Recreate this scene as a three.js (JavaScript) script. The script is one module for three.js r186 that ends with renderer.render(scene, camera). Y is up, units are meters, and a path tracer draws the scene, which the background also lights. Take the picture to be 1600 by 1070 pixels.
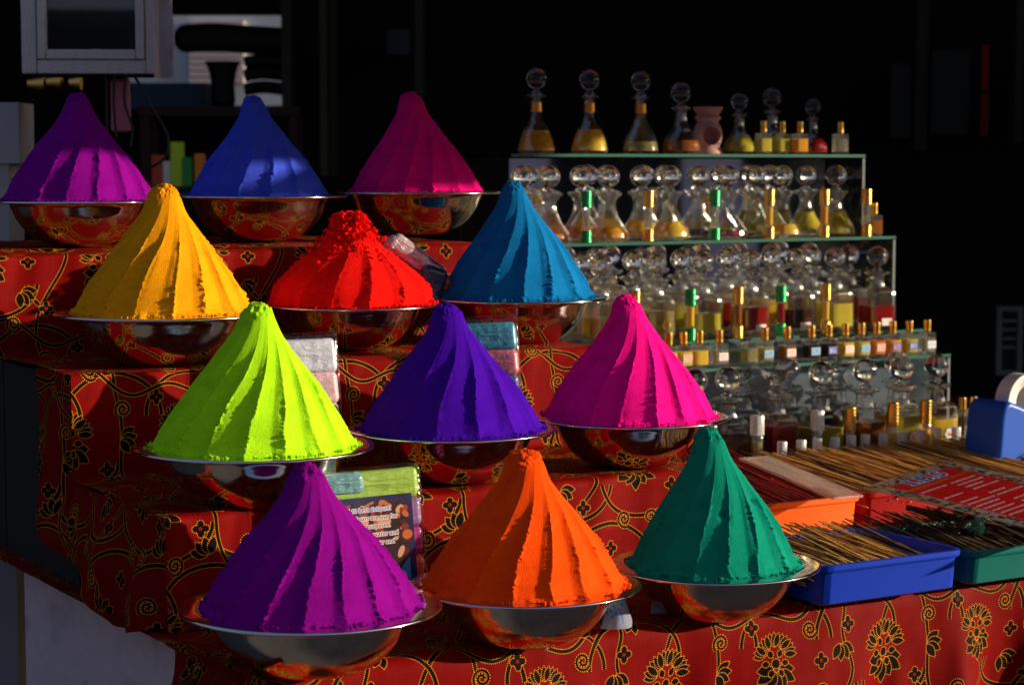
import * as THREE from 'three';
import { RoundedBoxGeometry } from 'three/addons/geometries/RoundedBoxGeometry.js';
import { mergeGeometries, mergeVertices, toCreasedNormals } from 'three/addons/utils/BufferGeometryUtils.js';
import { Brush, Evaluator, SUBTRACTION } from 'three-bvh-csg';

// ------------------------------------------------------------------ camera, sky, sun, exposure
const scene = new THREE.Scene();
const renderer = new THREE.WebGLRenderer();
renderer.toneMapping = THREE.LinearToneMapping;
renderer.toneMappingExposure = 1.35;
renderer.shadowMap.enabled = true;

const EYE = 1.45, F = 3300, PITCH = Math.atan(280 / F);      // eye height, focal length in photo pixels, tilt
const camera = new THREE.PerspectiveCamera(2 * Math.atan(535 / F) * 180 / Math.PI, 1600 / 1070, 0.1, 200);
camera.position.set(0, EYE, 0);
camera.rotation.x = -PITCH;
camera.focus = 3.35;
camera.userData.fStop = 6.8;

const SUN_AZ = 88 * Math.PI / 180, SUN_EL = 12 * Math.PI / 180;  // azimuth from "towards the camera", to the right
const S = new THREE.Vector3(Math.sin(SUN_AZ) * Math.cos(SUN_EL), Math.sin(SUN_EL), Math.cos(SUN_AZ) * Math.cos(SUN_EL));
{
  const w = 256, h = 128, d = new Float32Array(w * h * 4);
  for (let j = 0; j < h; j++) for (let i = 0; i < w; i++) {
    const el = Math.sin((j + .5) / h * Math.PI - Math.PI / 2), k = Math.pow(Math.max(el, 0), .55);
    const o = (j * w + i) * 4;
    const hz = [.85, .96, 1.12], ze = [.19, .37, .92];
    const az = (i + .5) / w * 2 * Math.PI - Math.PI, ang = Math.acos(Math.cos(el) * (Math.cos(az) * S.x + Math.sin(az) * S.z) + Math.sin(el) * S.y) * 180 / Math.PI;
    const glow = 7 * Math.exp(-ang / 6.5) + .8 * Math.exp(-ang / 22), gc = [1, .82, .55];   // brighter, warmer air round the low sun
    for (let c = 0; c < 3; c++) d[o + c] = .22 * (el < 0 ? hz[c] * .5 : hz[c] * (1 - k) + ze[c] * k) + (el < -.02 ? 0 : glow * gc[c]);
    d[o + 3] = 1;
  }
  const sky = new THREE.DataTexture(d, w, h, THREE.RGBAFormat, THREE.FloatType);
  sky.mapping = THREE.EquirectangularReflectionMapping;
  sky.magFilter = sky.minFilter = THREE.LinearFilter;
  sky.needsUpdate = true;
  scene.background = sky; scene.environment = sky;
}
const sun = new THREE.DirectionalLight(new THREE.Color().setRGB(1, .83, .6), 4.9);
sun.position.set(0, 1, -3.5).addScaledVector(S, 15);
sun.target.position.set(0, 1, -3.5);
sun.castShadow = true;
Object.assign(sun.shadow.camera, { left: -6, right: 6, top: 6, bottom: -6, near: 1, far: 40 });
sun.shadow.mapSize.set(2048, 2048);
scene.add(sun, sun.target);

// ------------------------------------------------------------------ helpers
function rng(seed) { let a = seed >>> 0; return () => { a = (a + 0x6d2b79f5) | 0; let t = Math.imul(a ^ (a >>> 15), 1 | a); t = (t + Math.imul(t ^ (t >>> 7), 61 | t)) ^ t; return ((t ^ (t >>> 14)) >>> 0) / 4294967296; }; }
function hash(x, y, z) { let h = Math.imul(x, 374761393) ^ Math.imul(y, 668265263) ^ Math.imul(z, 2147483647 - 1013); h = Math.imul(h ^ (h >>> 13), 1274126177); return ((h ^ (h >>> 16)) >>> 0) / 2147483648 - 1; }
const fade = (t) => t * t * (3 - 2 * t), lerp = (a, b, t) => a + (b - a) * t, clamp = (x, a = 0, b = 1) => Math.min(b, Math.max(a, x));
const sstep = (a, b, x) => fade(clamp((x - a) / (b - a)));
function noise(x, y = 0, z = 0) {
  const X = Math.floor(x), Y = Math.floor(y), Z = Math.floor(z), u = fade(x - X), v = fade(y - Y), w = fade(z - Z);
  const g = (i, j, k) => hash(X + i, Y + j, Z + k);
  return lerp(lerp(lerp(g(0, 0, 0), g(1, 0, 0), u), lerp(g(0, 1, 0), g(1, 1, 0), u), v), lerp(lerp(g(0, 0, 1), g(1, 0, 1), u), lerp(g(0, 1, 1), g(1, 1, 1), u), v), w);
}
const fbm = (x, y, z, o = 3) => { let s = 0, a = .5; for (let i = 0; i < o; i++) { s += a * noise(x, y, z); x *= 2.03; y *= 2.03; z *= 2.03; a *= .5; } return s; };

const used = {};
function numbered(n) { const k = used[n] = (used[n] ?? -1) + 1; return k ? `${n}_${String(k).padStart(3, '0')}` : n; }
function shade(o) { o.traverse((m) => { if (m.isMesh) { m.castShadow = true; m.receiveShadow = true; } }); return o; }
function tag(o, label, category, group) { o.userData.label = label; o.userData.category = category; if (group) o.userData.group = group; return o; }
function thing(name, label, category, pos = [0, 0, 0], turn = 0, group) {
  const o = new THREE.Group(); o.name = numbered(name); o.position.set(...(pos.isVector3 ? pos.toArray() : pos)); o.rotation.y = turn; scene.add(o);
  return tag(o, label, category, group);
}
function part(name, geo, m, parent, pos) { const o = new THREE.Mesh(geo, m); o.name = name; if (pos) o.position.set(...pos); o.castShadow = o.receiveShadow = true; parent.add(o); return o; }
function solo(name, geo, m, label, category, pos, turn = 0, group) {
  const o = part(numbered(name), geo, m, scene); if (pos) o.position.set(...(pos.isVector3 ? pos.toArray() : pos)); o.rotation.y = turn;
  return tag(o, label, category, group);
}
function structure(name, geo, m) { const o = part(numbered(name), geo, m, scene); o.userData.kind = 'structure'; return o; }

// the stall frame: s along the front of the stall, t backwards into it, h above the eye
const TH = 31 * Math.PI / 180, CO = Math.cos(TH), SI = Math.sin(TH), OX = -.2835, OZ = 2.98, CP = Math.cos(PITCH), SP = Math.sin(PITCH);
const W = (s, t, h) => new THREE.Vector3(OX + CO * s - SI * t, EYE + h, -(OZ + SI * s + CO * t));
function sAt(px, t, h) {                         // the s at which the column px of the photograph meets the row t at height h
  const k = (px - 800) / F, x0 = OX - SI * t, z0 = OZ + CO * t;
  return (k * (z0 * CP - h * SP) - x0) / (CO - k * SI * CP);
}
const atRow = (px, t, h) => W(sAt(px, t, h), t, h);
function onPlane(px, py, h) {
  const x = (px - 800) / F, y = (535 - py) / F, dy = y * CP - SP, dz = -y * SP - CP, k = h / dy;
  return new THREE.Vector3(k * x, EYE + h, k * dz);
}
function atDepth(px, py, d) {
  const x = (px - 800) / F, y = (535 - py) / F, dy = y * CP - SP, dz = -y * SP - CP, k = d / -dz;
  return new THREE.Vector3(k * x, EYE + k * dy, -d);
}

// ------------------------------------------------------------------ materials
const rgb = (r, g, b) => new THREE.Color().setRGB(r, g, b);
const std = (c, roughness = .8, more = {}) => new THREE.MeshStandardMaterial({ color: Array.isArray(c) ? rgb(...c) : c, roughness, metalness: 0, ...more });
const phys = (o) => new THREE.MeshPhysicalMaterial(o);
function grey(w, f, srgb = false) {               // a texture computed from f(x, y) in 0..1 (or [r, g, b])
  const d = new Uint8Array(w * w * 4);
  for (let j = 0; j < w; j++) for (let i = 0; i < w; i++) { const v = f(i / w, j / w, i, j), o = (j * w + i) * 4; for (let c = 0; c < 3; c++) d[o + c] = 255 * clamp(Array.isArray(v) ? v[c] : v); d[o + 3] = 255; }
  const t = new THREE.DataTexture(d, w, w); t.wrapS = t.wrapT = THREE.RepeatWrapping; t.magFilter = THREE.LinearFilter; t.minFilter = THREE.LinearMipmapLinearFilter; t.generateMipmaps = true;
  if (srgb) t.colorSpace = THREE.SRGBColorSpace; t.needsUpdate = true; return t;
}
function tileNoise(x, y, n, seed) { // periodic value noise
  const X = Math.floor(x * n), Y = Math.floor(y * n), u = fade(x * n - X), v = fade(y * n - Y), g = (i, j) => hash((X + i) % n, (Y + j) % n, seed);
  return lerp(lerp(g(0, 0), g(1, 0), u), lerp(g(0, 1), g(1, 1), u), v);
}
const grain = grey(512, (x, y) => .5 + .22 * tileNoise(x, y, 180, 1) + .16 * tileNoise(x, y, 64, 2) + .12 * tileNoise(x, y, 17, 3));
const smudge = grey(512, (x, y) => .5 + .25 * tileNoise(x, y, 5, 4) + .15 * tileNoise(x, y, 19, 5) + .12 * tileNoise(x, y, 61, 6));
const crinkle = grey(512, (x, y) => { let v = 0, a = .5, n = 4; for (let i = 0; i < 4; i++) { v += a * (1 - Math.abs(tileNoise(x, y, n, 60 + i))) ; a *= .5; n *= 2; } return v * 1.02; });
const rep = (t, a, b = a) => { const c = t.clone(); c.repeat.set(a, b); c.needsUpdate = true; return c; };
const steelRough = grey(256, (x, y) => .42 + .18 * tileNoise(x, y, 4, 8) + .12 * tileNoise(x, y, 23, 9) + .1 * tileNoise(x, y, 90, 7));
const STEEL = std([.76, .72, .68], .3, { metalness: 1, roughnessMap: steelRough });
const MIRROR = std([.8, .82, .84], .03, { metalness: 1 });
const GLASS = phys({ color: 0xffffff, roughness: .04, transmission: 1, thickness: .01, ior: 1.5 });
const THIN = phys({ color: rgb(.97, .98, .97), roughness: .09, transmission: 1, thickness: 0, ior: 1.85 });
const PLATE = phys({ color: 0xffffff, roughness: 0, transmission: 1, thickness: .02, ior: 1.5, attenuationColor: rgb(.35, .85, .68), attenuationDistance: .12 });
const EDGE = phys({ color: rgb(.04, .19, .14), roughness: .25, clearcoat: 1, clearcoatRoughness: .08, transmission: .35, thickness: 0 });
const FILM = phys({ color: 0xffffff, roughness: .08, transmission: 1, thickness: 0, ior: 1.45, bumpMap: rep(crinkle, .8), bumpScale: .006 });
const GOLD = std([.83, .48, .1], .25, { metalness: 1 });
const GREENCAP = std([.02, .38, .1], .22, { metalness: .6 });
const liquid = (r, g, b, d = .03, cloudy = .6) => phys({ color: rgb(r, g, b), roughness: .02, transmission: 1 - cloudy, thickness: .04, ior: 1.36, attenuationColor: rgb(r, g, b), attenuationDistance: d });
const LIQ = {
  amber: liquid(.95, .45, .04), golden: liquid(.97, .66, .07), pale: liquid(.85, .75, .35, .05, .2), red: liquid(.35, .015, .01, .02), brown: liquid(.4, .12, .02, .02),
  dark: liquid(.05, .02, .015, .02), olive: liquid(.68, .56, .06, .03), clear: liquid(.9, .88, .8, .08, .08), orange: liquid(.88, .24, .02, .03),
};
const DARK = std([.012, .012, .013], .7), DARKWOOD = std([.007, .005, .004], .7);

// ------------------------------------------------------------------ the setting: street, awnings, buildings around
{
  const g = new THREE.PlaneGeometry(160, 160, 1, 1).rotateX(-Math.PI / 2);
  structure('ground', g, std([.13, .115, .1], .95, { map: rep(grey(256, (x, y) => { const v = .78 + .18 * tileNoise(x, y, 9, 31) + .12 * tileNoise(x, y, 60, 32); return [v, v, v]; }), 60), bumpMap: rep(grain, 200), bumpScale: .004 }));
}
const boxAt = (x0, x1, y0, y1, z0, z1) => new THREE.BoxGeometry(x1 - x0, y1 - y0, z1 - z0).translate((x0 + x1) / 2, (y0 + y1) / 2, (z0 + z1) / 2);
const boxS = (s0, s1, t0, t1, h0, h1) => {        // a box in the stall frame
  const g = new THREE.BoxGeometry(s1 - s0, h1 - h0, t1 - t0), c = W((s0 + s1) / 2, (t0 + t1) / 2, (h0 + h1) / 2);
  return g.rotateY(TH).translate(c.x, c.y, c.z);
};
// tarpaulin awnings over the stall
const TARP = std([.03, .03, .035], .8);
function tarp(s0, s1, t0, t1, h, label) {
  const g = new THREE.BoxGeometry(s1 - s0, .01, t1 - t0, 24, 1, 10), p = g.attributes.position;
  for (let i = 0; i < p.count; i++) p.setY(i, p.getY(i) - .03 * Math.sin(p.getX(i) * 3) * Math.cos(p.getZ(i) * 2) + .02 * noise(p.getX(i) * 2, p.getZ(i) * 2));
  g.computeVertexNormals();
  solo('awning', g, TARP, label, 'awning', W((s0 + s1) / 2, (t0 + t1) / 2, h), TH, 'tarpaulin awnings over the stall');
}
tarp(.2, 2.95, -.27, 1.45, .6, 'dark tarpaulin awning stretched over the powder cones');
tarp(2.98, 3.5, -.5, 1.45, .595, 'narrow dark tarpaulin strip between the two wide awnings');
tarp(3.53, 6, .22, 2.4, .605, 'dark tarpaulin awning past the glass perfume stand');

// the dark shop behind the stall
{
  const o = thing('shop_building', 'dark open shop room behind the stall', 'shop');
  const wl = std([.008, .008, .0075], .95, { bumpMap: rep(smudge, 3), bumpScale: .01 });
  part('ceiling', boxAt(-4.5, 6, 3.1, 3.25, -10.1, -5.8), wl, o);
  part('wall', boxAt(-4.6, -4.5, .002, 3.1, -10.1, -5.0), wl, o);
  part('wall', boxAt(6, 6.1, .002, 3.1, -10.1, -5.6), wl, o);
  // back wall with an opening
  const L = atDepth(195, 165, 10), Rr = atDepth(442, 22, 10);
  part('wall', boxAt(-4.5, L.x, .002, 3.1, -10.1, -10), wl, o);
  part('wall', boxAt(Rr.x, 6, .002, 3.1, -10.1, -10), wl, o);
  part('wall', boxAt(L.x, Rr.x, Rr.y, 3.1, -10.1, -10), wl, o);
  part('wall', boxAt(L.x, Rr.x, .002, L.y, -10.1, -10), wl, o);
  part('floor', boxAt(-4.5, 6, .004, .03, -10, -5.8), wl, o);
  const bay = [[505, 9, 0, 275, 8.6, [.06, .055, .02]], [520, 7, 0, 275, 8.7, [.035, .045, .02]], [655, 14, 0, 190, 8.9, [.03, .035, .015]], [447, 14, 40, 175, 9.2, [.07, .05, .045]], [1441, 22, 0, 235, 9, [.025, .025, .012]], [1594, 16, 0, 222, 8.5, [.035, .03, .018]]];
  for (const [px, w, y0, y1, d, c] of bay) { const a = atDepth(px - w / 2, y1, d), b = atDepth(px + w / 2, y0, d); part('pillar', boxAt(a.x, b.x, a.y, b.y + .6, -d - .1, -d), std(c, .7), o); }
  for (const [x0, x1, y0, y1, c] of [[1392, 1424, 100, 215, [.02, .021, .018]], [1455, 1515, 80, 210, [.013, .016, .013]], [605, 640, 45, 85, [.045, .055, .065]]]) { const a = atDepth(x0, y1, 9.6), b = atDepth(x1, y0, 9.6); part('panel', boxAt(a.x, b.x, a.y, b.y, -9.7, -9.6), std(c, .6), o); }
}
{ // the house across the back lane, seen through the opening
  const o = thing('shutter_building', 'pale building with slatted shutter seen through the shop', 'building');
  const a = atDepth(150, 175, 14), b = atDepth(480, -60, 14);
  part('wall', boxAt(a.x - 3, b.x + 3, .002, 5, -14.4, -14.2), std([.5, .55, .6], .85), o);
  for (let k = 0; k < 10; k++) { const q = atDepth(290, 128 - k * 10, 14), r = atDepth(376, 120 - k * 10, 14); part('slat', boxAt(q.x, r.x, q.y, r.y, -14.2, -14.15), std([.62, .52, .52], .8), o); }
}
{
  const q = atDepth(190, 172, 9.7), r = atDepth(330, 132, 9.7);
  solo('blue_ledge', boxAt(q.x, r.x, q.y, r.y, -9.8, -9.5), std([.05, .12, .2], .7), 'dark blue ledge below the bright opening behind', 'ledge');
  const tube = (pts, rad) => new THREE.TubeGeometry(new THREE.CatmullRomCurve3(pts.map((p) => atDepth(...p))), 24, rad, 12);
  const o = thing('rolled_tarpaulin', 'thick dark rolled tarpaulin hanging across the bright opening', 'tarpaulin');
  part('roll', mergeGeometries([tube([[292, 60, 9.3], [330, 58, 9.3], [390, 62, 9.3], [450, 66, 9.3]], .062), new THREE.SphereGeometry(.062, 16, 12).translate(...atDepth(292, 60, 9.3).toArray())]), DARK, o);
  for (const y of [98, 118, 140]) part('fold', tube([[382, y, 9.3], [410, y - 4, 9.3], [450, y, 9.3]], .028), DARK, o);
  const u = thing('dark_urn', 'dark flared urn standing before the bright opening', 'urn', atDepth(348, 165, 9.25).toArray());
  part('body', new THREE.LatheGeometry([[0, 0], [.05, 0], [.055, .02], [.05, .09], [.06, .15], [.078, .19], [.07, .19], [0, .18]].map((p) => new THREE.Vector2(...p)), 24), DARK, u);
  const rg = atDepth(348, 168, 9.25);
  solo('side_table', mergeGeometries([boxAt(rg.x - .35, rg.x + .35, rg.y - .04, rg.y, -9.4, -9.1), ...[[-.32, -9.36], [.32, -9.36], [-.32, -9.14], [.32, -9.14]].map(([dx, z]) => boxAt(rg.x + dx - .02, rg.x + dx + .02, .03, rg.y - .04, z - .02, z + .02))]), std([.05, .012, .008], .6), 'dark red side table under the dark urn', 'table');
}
// things on a shelf far behind
{
  const yb = atDepth(260, 292, 7.6);
  solo('back_shelf', boxAt(yb.x - .35, yb.x + .5, yb.y - .03, yb.y, -7.75, -7.4), DARKWOOD, 'dark wooden shelf behind the blue and violet cones', 'shelf');
  const goods = [[247, 262, 22, 50, [.6, .08, .03], 'dull red packet at the left end of the back shelf'], [262, 250, 16, 40, [.85, .85, .75], 'whitish packet on the back shelf'], [277, 255, 22, 70, [.6, .85, .03], 'yellow green packet in the middle of the back shelf'], [292, 262, 16, 46, [.04, .35, .08], 'dark green packet on the back shelf'], [312, 264, 18, 52, [.95, .3, .02], 'orange packet at the right end of the back shelf']];
  for (const [px, py, w, hh, c, l] of goods) { const p = atDepth(px, 292, 7.55), k = 7.55 / F; solo('goods_packet', new RoundedBoxGeometry(w * k, hh * k, .04, 2, .006).translate(0, hh * k / 2, 0), std(c, .6), l, 'packet', p, .2, 'bright packets on the back shelf'); }
  const rs = atDepth(1538, 212, 8.8), rt = atDepth(1538, 70, 8.8);
  const o = thing('red_banner', 'narrow red hanging banner deep in the dark shop', 'banner', [rs.x, rs.y, -8.8]);
  part('cloth', new THREE.BoxGeometry(.028, (rt.y - rs.y) * .5, .01).translate(0, (rt.y - rs.y) * .75, 0), std([.35, .01, .01], .8), o);
  part('cloth', new THREE.BoxGeometry(.03, (rt.y - rs.y) * .46, .01).translate(0, (rt.y - rs.y) * .23, .002), std([.3, .01, .01], .8), o);
  for (const [px, py, w, l] of [[56, 131, 26, 'left'], [84, 128, 22, 'middle'], [117, 129, 18, 'right']]) {
    solo('brass_fitting', new THREE.CylinderGeometry(.012, .02, w * 5.6 / F, 14).rotateZ(Math.PI / 2), std([.85, .5, .12], .3, { metalness: 1 }), `small brass fitting under the white cabinet, ${l} one of three`, 'fitting', atDepth(px, py, 5.6), 0, 'brass fittings under the cabinet');
  }
}
{ // louvre at the right
  const p = atDepth(1575, 585, 8), q = atDepth(1575, 478, 8), h = q.y - p.y, w = 40 * 8 / F;
  const o = thing('vent_grille', 'grey slotted vent grille low in the dark right background', 'vent', [p.x, p.y, -8]);
  const m = std([.2, .21, .19], .7);
  part('frame', mergeGeometries([boxAt(-w / 2, -w / 2 + .018, 0, h, 0, .03), boxAt(w / 2 - .018, w / 2, 0, h, 0, .03), boxAt(-w / 2 + .018, w / 2 - .018, 0, .018, 0, .03), boxAt(-w / 2 + .018, w / 2 - .018, h - .018, h, 0, .03)]), m, o);
  part('backing', boxAt(-w / 2, w / 2, 0, h, -.02, -.002), DARK, o);
  for (let k = 0; k < 4; k++) part('slat', boxAt(-w / 2 + .02, w / 2 - .02, h - .06 - k * .034, h - .05 - k * .034, .002, .02), m, o);
}
// buildings across the lane: they show only as reflections in steel, glass and mirrors
{
  const dir = new THREE.Vector3(Math.sin(67 * Math.PI / 180), 0, Math.cos(67 * Math.PI / 180));
  const c = new THREE.Vector3(1.2, 0, -5.1).addScaledVector(dir, 10), turn = Math.atan2(-dir.x, -dir.z);
  const o = thing('arcade_building', 'low arcade with pinkish pillars across the lane', 'building', [c.x, 0, c.z], turn);
  const pink = std([.8, .6, .56], .85), dk = std([.03, .032, .036], .8);
  part('wall', boxAt(-5, 5, .002, 2.2, -2.6, -2.5), std([.1, .1, .11], .8), o);
  part('roof', boxAt(-5.1, 5.1, 2.2, 2.3, -2.7, .3), dk, o);
  for (let k = -3; k <= 3; k++) part('pillar', boxAt(k * 1.45 - .22, k * 1.45 + 0.22, .002, 2.2, -.2, .2), pink, o);
  const q = thing('street_building', 'long dark brown market building across the lane', 'building', [0, 0, 7.5]);
  const br = std([.09, .075, .06], .85);
  part('wall', boxAt(-14, 8, .002, 2.5, 0, .2), br, q);
  part('roof', boxAt(-14.2, 8.2, 2.5, 2.62, -.6, .3), dk, q);
  for (let k = 0; k < 7; k++) part('door', boxAt(-12.5 + k * 2.9, -10.9 + k * 2.9, .002, 2.1, -.06, -.003), dk, q);
  for (let k = 0; k < 8; k++) part('pillar', boxAt(-13.4 + k * 2.9, -13.1 + k * 2.9, .002, 2.49, -.3, -.003), std([.3, .25, .2], .85), q);
}

// ------------------------------------------------------------------ white cabinet, post, cables (top left)
const WHITE = std([.82, .77, .76], .55, { map: rep(grey(512, (x, y) => { const v = .86 + .1 * tileNoise(x, y, 6, 41) + .06 * tileNoise(x, y, 90, 42) - .25 * sstep(.45, .8, tileNoise(x, y, 33, 43)); return [v, v, v * .99]; }), 3), bumpMap: rep(grain, 4), bumpScale: .001 });
{
  const d = 4.75, k = d / F, p = atDepth(140, 115, d);
  const o = thing('wall_cabinet', 'white painted wooden wall cabinet with glass door, top left', 'cabinet', p.toArray(), .05);
  const X = (px) => (px - 140) * k, Y = (py) => (115 - py) * k, B = (x0, x1, y0, y1, z0, z1) => { const g = new RoundedBoxGeometry(X(x1) - X(x0), Y(y0) - Y(y1), z1 - z0, 2, .003); return g.translate((X(x0) + X(x1)) / 2, (Y(y0) + Y(y1)) / 2, (z0 + z1) / 2); };
  part('rail', B(59, 226, 94, 115, -.02, .002), WHITE, o);
  part('stile', B(35, 58, -70, 115, -.02, 0), WHITE, o);
  part('stile', B(226, 246, -70, 115, -.02, 0), WHITE, o);
  const door = part('door', mergeGeometries([B(60, 72, -70, 93, -.03, .006), B(211, 224, -70, 93, -.03, .006), B(72.5, 210.5, 78, 93, -.03, .005)]), WHITE, o);
  part('pane', B(72, 211, -70, 78, -.02, -.017), phys({ color: 0xffffff, roughness: .02, transmission: 1, thickness: 0, ior: 1.5 }), door);
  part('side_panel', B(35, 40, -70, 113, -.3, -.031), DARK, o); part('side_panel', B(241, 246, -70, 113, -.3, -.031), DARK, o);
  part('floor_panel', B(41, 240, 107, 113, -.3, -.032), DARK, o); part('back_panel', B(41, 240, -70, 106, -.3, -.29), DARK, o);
  const q = atDepth(150, 82, 4.9);
  solo('orange_bowl', new THREE.SphereGeometry(.035, 24, 12, 0, Math.PI * 2, 0, Math.PI / 2).scale(1.1, .75, 1), std([.4, .16, .03], .5), 'dull orange rounded dish inside the white cabinet', 'dish', [q.x, q.y - .018, -4.9]);
  const sheet = new THREE.PlaneGeometry(.05, .3, 10, 30), sp = sheet.attributes.position;
  for (let i = 0; i < sp.count; i++) sp.setZ(i, .012 * Math.sin(sp.getX(i) * 140 + sp.getY(i) * 12) + .006 * noise(sp.getX(i) * 60, sp.getY(i) * 30));
  sheet.computeVertexNormals();
  solo('plastic_sheet', sheet, phys({ color: rgb(.8, .74, .76), roughness: .35, transmission: .6, thickness: 0, side: THREE.DoubleSide }), 'crumpled translucent plastic sheet hanging beside the cabinet', 'plastic sheet', atDepth(254, 20, 4.72), .5);
  const bag = new RoundedBoxGeometry(.045, .12, .02, 4, .008); const bp = bag.attributes.position;
  for (let i = 0; i < bp.count; i++) bp.setZ(i, bp.getZ(i) + .004 * noise(bp.getX(i) * 90, bp.getY(i) * 90, 3));
  bag.computeVertexNormals();
  solo('pink_packet', bag, std([.5, .12, .22], .35), 'shiny pink packet hanging among cables under the cabinet', 'packet', atDepth(188, 165, 4.85), .3);
  for (const [pts, l] of [[[[165, 116], [166, 150], [167, 215]], 'straight dark cable hanging leftmost below the cabinet'], [[[178, 116], [177, 160], [181, 215]], 'dark cable hanging in front of the pink packet'], [[[196, 116], [194, 160], [206, 200], [204, 230]], 'dark cable bending right of the pink packet'], [[[210, 120], [222, 140], [235, 165], [262, 215], [258, 245], [235, 262]], 'long looping dark cable hanging right of the cabinet']])
    solo('cable', new THREE.TubeGeometry(new THREE.CatmullRomCurve3(pts.map(([x, y]) => atDepth(x, y, 4.78))), 30, .0032, 8), std([.01, .01, .01], .5), l, 'cable', null, 0, 'cables under the cabinet');
  const a = atDepth(-40, 400, 5), b = atDepth(29, 160, 5), c = atDepth(12, 255, 5);
  const post = thing('white_post', 'greyish white painted post at the left edge', 'post');
  part('shaft', boxAt(a.x, c.x, .002, c.y, -5.15, -5.0), std([.4, .38, .4], .8), post);
  part('head', boxAt(a.x, b.x, c.y, b.y, -5.15, -4.99), std([.4, .38, .4], .8), post);
}

// ------------------------------------------------------------------ counter and red brocade cloth
const H1 = -.715, H2 = -.535, H3 = -.352, H4 = -.165, T1 = -.035, T2 = .285, T3 = .70, T4 = 1.10;
{
  const o = thing('counter', 'white painted counter under the red cloth, bare end at lower left', 'counter');
  const wp = std([.74, .58, .6], .8, { map: rep(grey(256, (x, y) => { const v = .88 + .07 * tileNoise(x, y, 3, 51) + .05 * tileNoise(x, y, 40, 52) - .2 * sstep(.5, .9, tileNoise(x, y, 11, 53)); return [v, v, v]; }), 1.2), bumpMap: rep(smudge, 2), bumpScale: .002 });
  part('end_panel', boxS(-.08, -.06, T1 + .03, 1.07, -1.45 + .002, H1 - .012), wp, o);
  part('top_panel', boxS(-.06, 3.2, T1 + .03, 2.6, H1 - .03, H1 - .012), wp, o);
  part('front_panel', boxS(-.06, 3.2, T1 + .05, T1 + .07, -1.448, H1 - .031), wp, o);
}
function brocade() {
  const N = 2048, c = document.createElement('canvas'); c.width = c.height = N; const g = c.getContext('2d'), R = rng(5);
  g.fillStyle = "#760201"; g.fillRect(0, 0, N, N);
  for (let i = 0; i < 9000; i++) { g.fillStyle = R() < .5 ? 'rgba(90,0,0,.16)' : 'rgba(230,20,10,.10)'; const w = 20 + R() * 160; if (R() < .5) g.fillRect(R() * N, R() * N, w, 2.5); else g.fillRect(R() * N, R() * N, 2.5, w); }
  g.strokeStyle = 'rgba(40,0,0,.16)'; g.lineWidth = 2;
  for (let i = -N; i < N * 2; i += 32) { g.beginPath(); g.moveTo(i, 0); g.lineTo(i + N, N); g.moveTo(i, N); g.lineTo(i + N, 0); g.stroke(); }
  const gold = '#d98a1c', black = '#120604';
  const all = (draw) => { for (let i = -1; i <= 1; i++) for (let j = -1; j <= 1; j++) { g.save(); g.translate(i * N, j * N); draw(); g.restore(); } };
  g.lineCap = 'butt'; g.lineJoin = 'round';
  const vine = (path, w = 30) => all(() => {
    g.setLineDash([]); g.strokeStyle = '#3a0502'; g.lineWidth = w + 8; g.beginPath(); path(); g.stroke();
    g.setLineDash([9, 6]); g.strokeStyle = gold; g.lineWidth = w + 12; g.beginPath(); path(); g.stroke();
    g.setLineDash([]); g.strokeStyle = '#240502'; g.lineWidth = w - 4; g.beginPath(); path(); g.stroke();
    g.strokeStyle = black; g.lineWidth = w - 10; g.beginPath(); path(); g.stroke();
  });
  const blob = (path) => all(() => { g.beginPath(); path(); g.fillStyle = black; g.fill(); g.setLineDash([9, 6]); g.strokeStyle = gold; g.lineWidth = 9; g.stroke(); g.setLineDash([]); });
  const curve = (f, n = 80) => () => { for (let i = -2; i <= n + 2; i++) { const [x, y] = f(i / n); i === -2 ? g.moveTo(x * N, y * N) : g.lineTo(x * N, y * N); } };
  const TP = Math.PI * 2;
  const ring = (x, y, r, a0 = 0, a1 = 1, q = 1) => vine(() => { for (let i = 0; i <= 70; i++) { const a = TP * lerp(a0, a1, i / 70); const X = (x + r * Math.cos(a)) * N, Y = (y + r * q * Math.sin(a)) * N; i ? g.lineTo(X, Y) : g.moveTo(X, Y); } });
  // lattice of crossing loops
  for (let k = 0; k < 3; k++) { ring(k / 3 + .02, .10, .20, .5, 1, .85); ring(k / 3 + .02, .60, .20, .5, 1, .85); ring(k / 3 + .18, .24, .19, .02, .48, .8); ring(k / 3 + .18, .76, .19, .02, .48, .8); }
  vine(curve((t) => [.08 + .06 * Math.sin(TP * t + 1) + .03 * Math.sin(TP * 2 * t), t]), 26); vine(curve((t) => [.58 - .06 * Math.sin(TP * t + 1) + .03 * Math.sin(TP * 3 * t), t]), 26); vine(curve((t) => [t, .46 + .05 * Math.sin(TP * t) + .03 * Math.sin(TP * 3 * t)]), 26);
  const spiral = (x, y, r, dir, rot) => vine(() => { for (let i = 0; i <= 60; i++) { const a = rot + dir * i / 60 * TP * 1.7, q = r * (1 - i / 60 * .86); const X = (x + q * Math.cos(a)) * N, Y = (y + q * Math.sin(a)) * N; i ? g.lineTo(X, Y) : g.moveTo(X, Y); } }, 20);
  for (const [x, y, d, r] of [[.27, .40, 1, 1.2], [.39, .40, -1, 2], [.77, .92, 1, 1.2], [.89, .92, -1, 2], [.17, .86, 1, .4], [.67, .36, -1, .4], [.06, .57, 1, 2.4], [.52, .05, -1, 3], [.93, .42, 1, 1], [.42, .95, -1, .5], [.46, .56, 1, .2], [.97, .08, 1, 2.2]]) spiral(x, y, .034, d, r);
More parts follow.
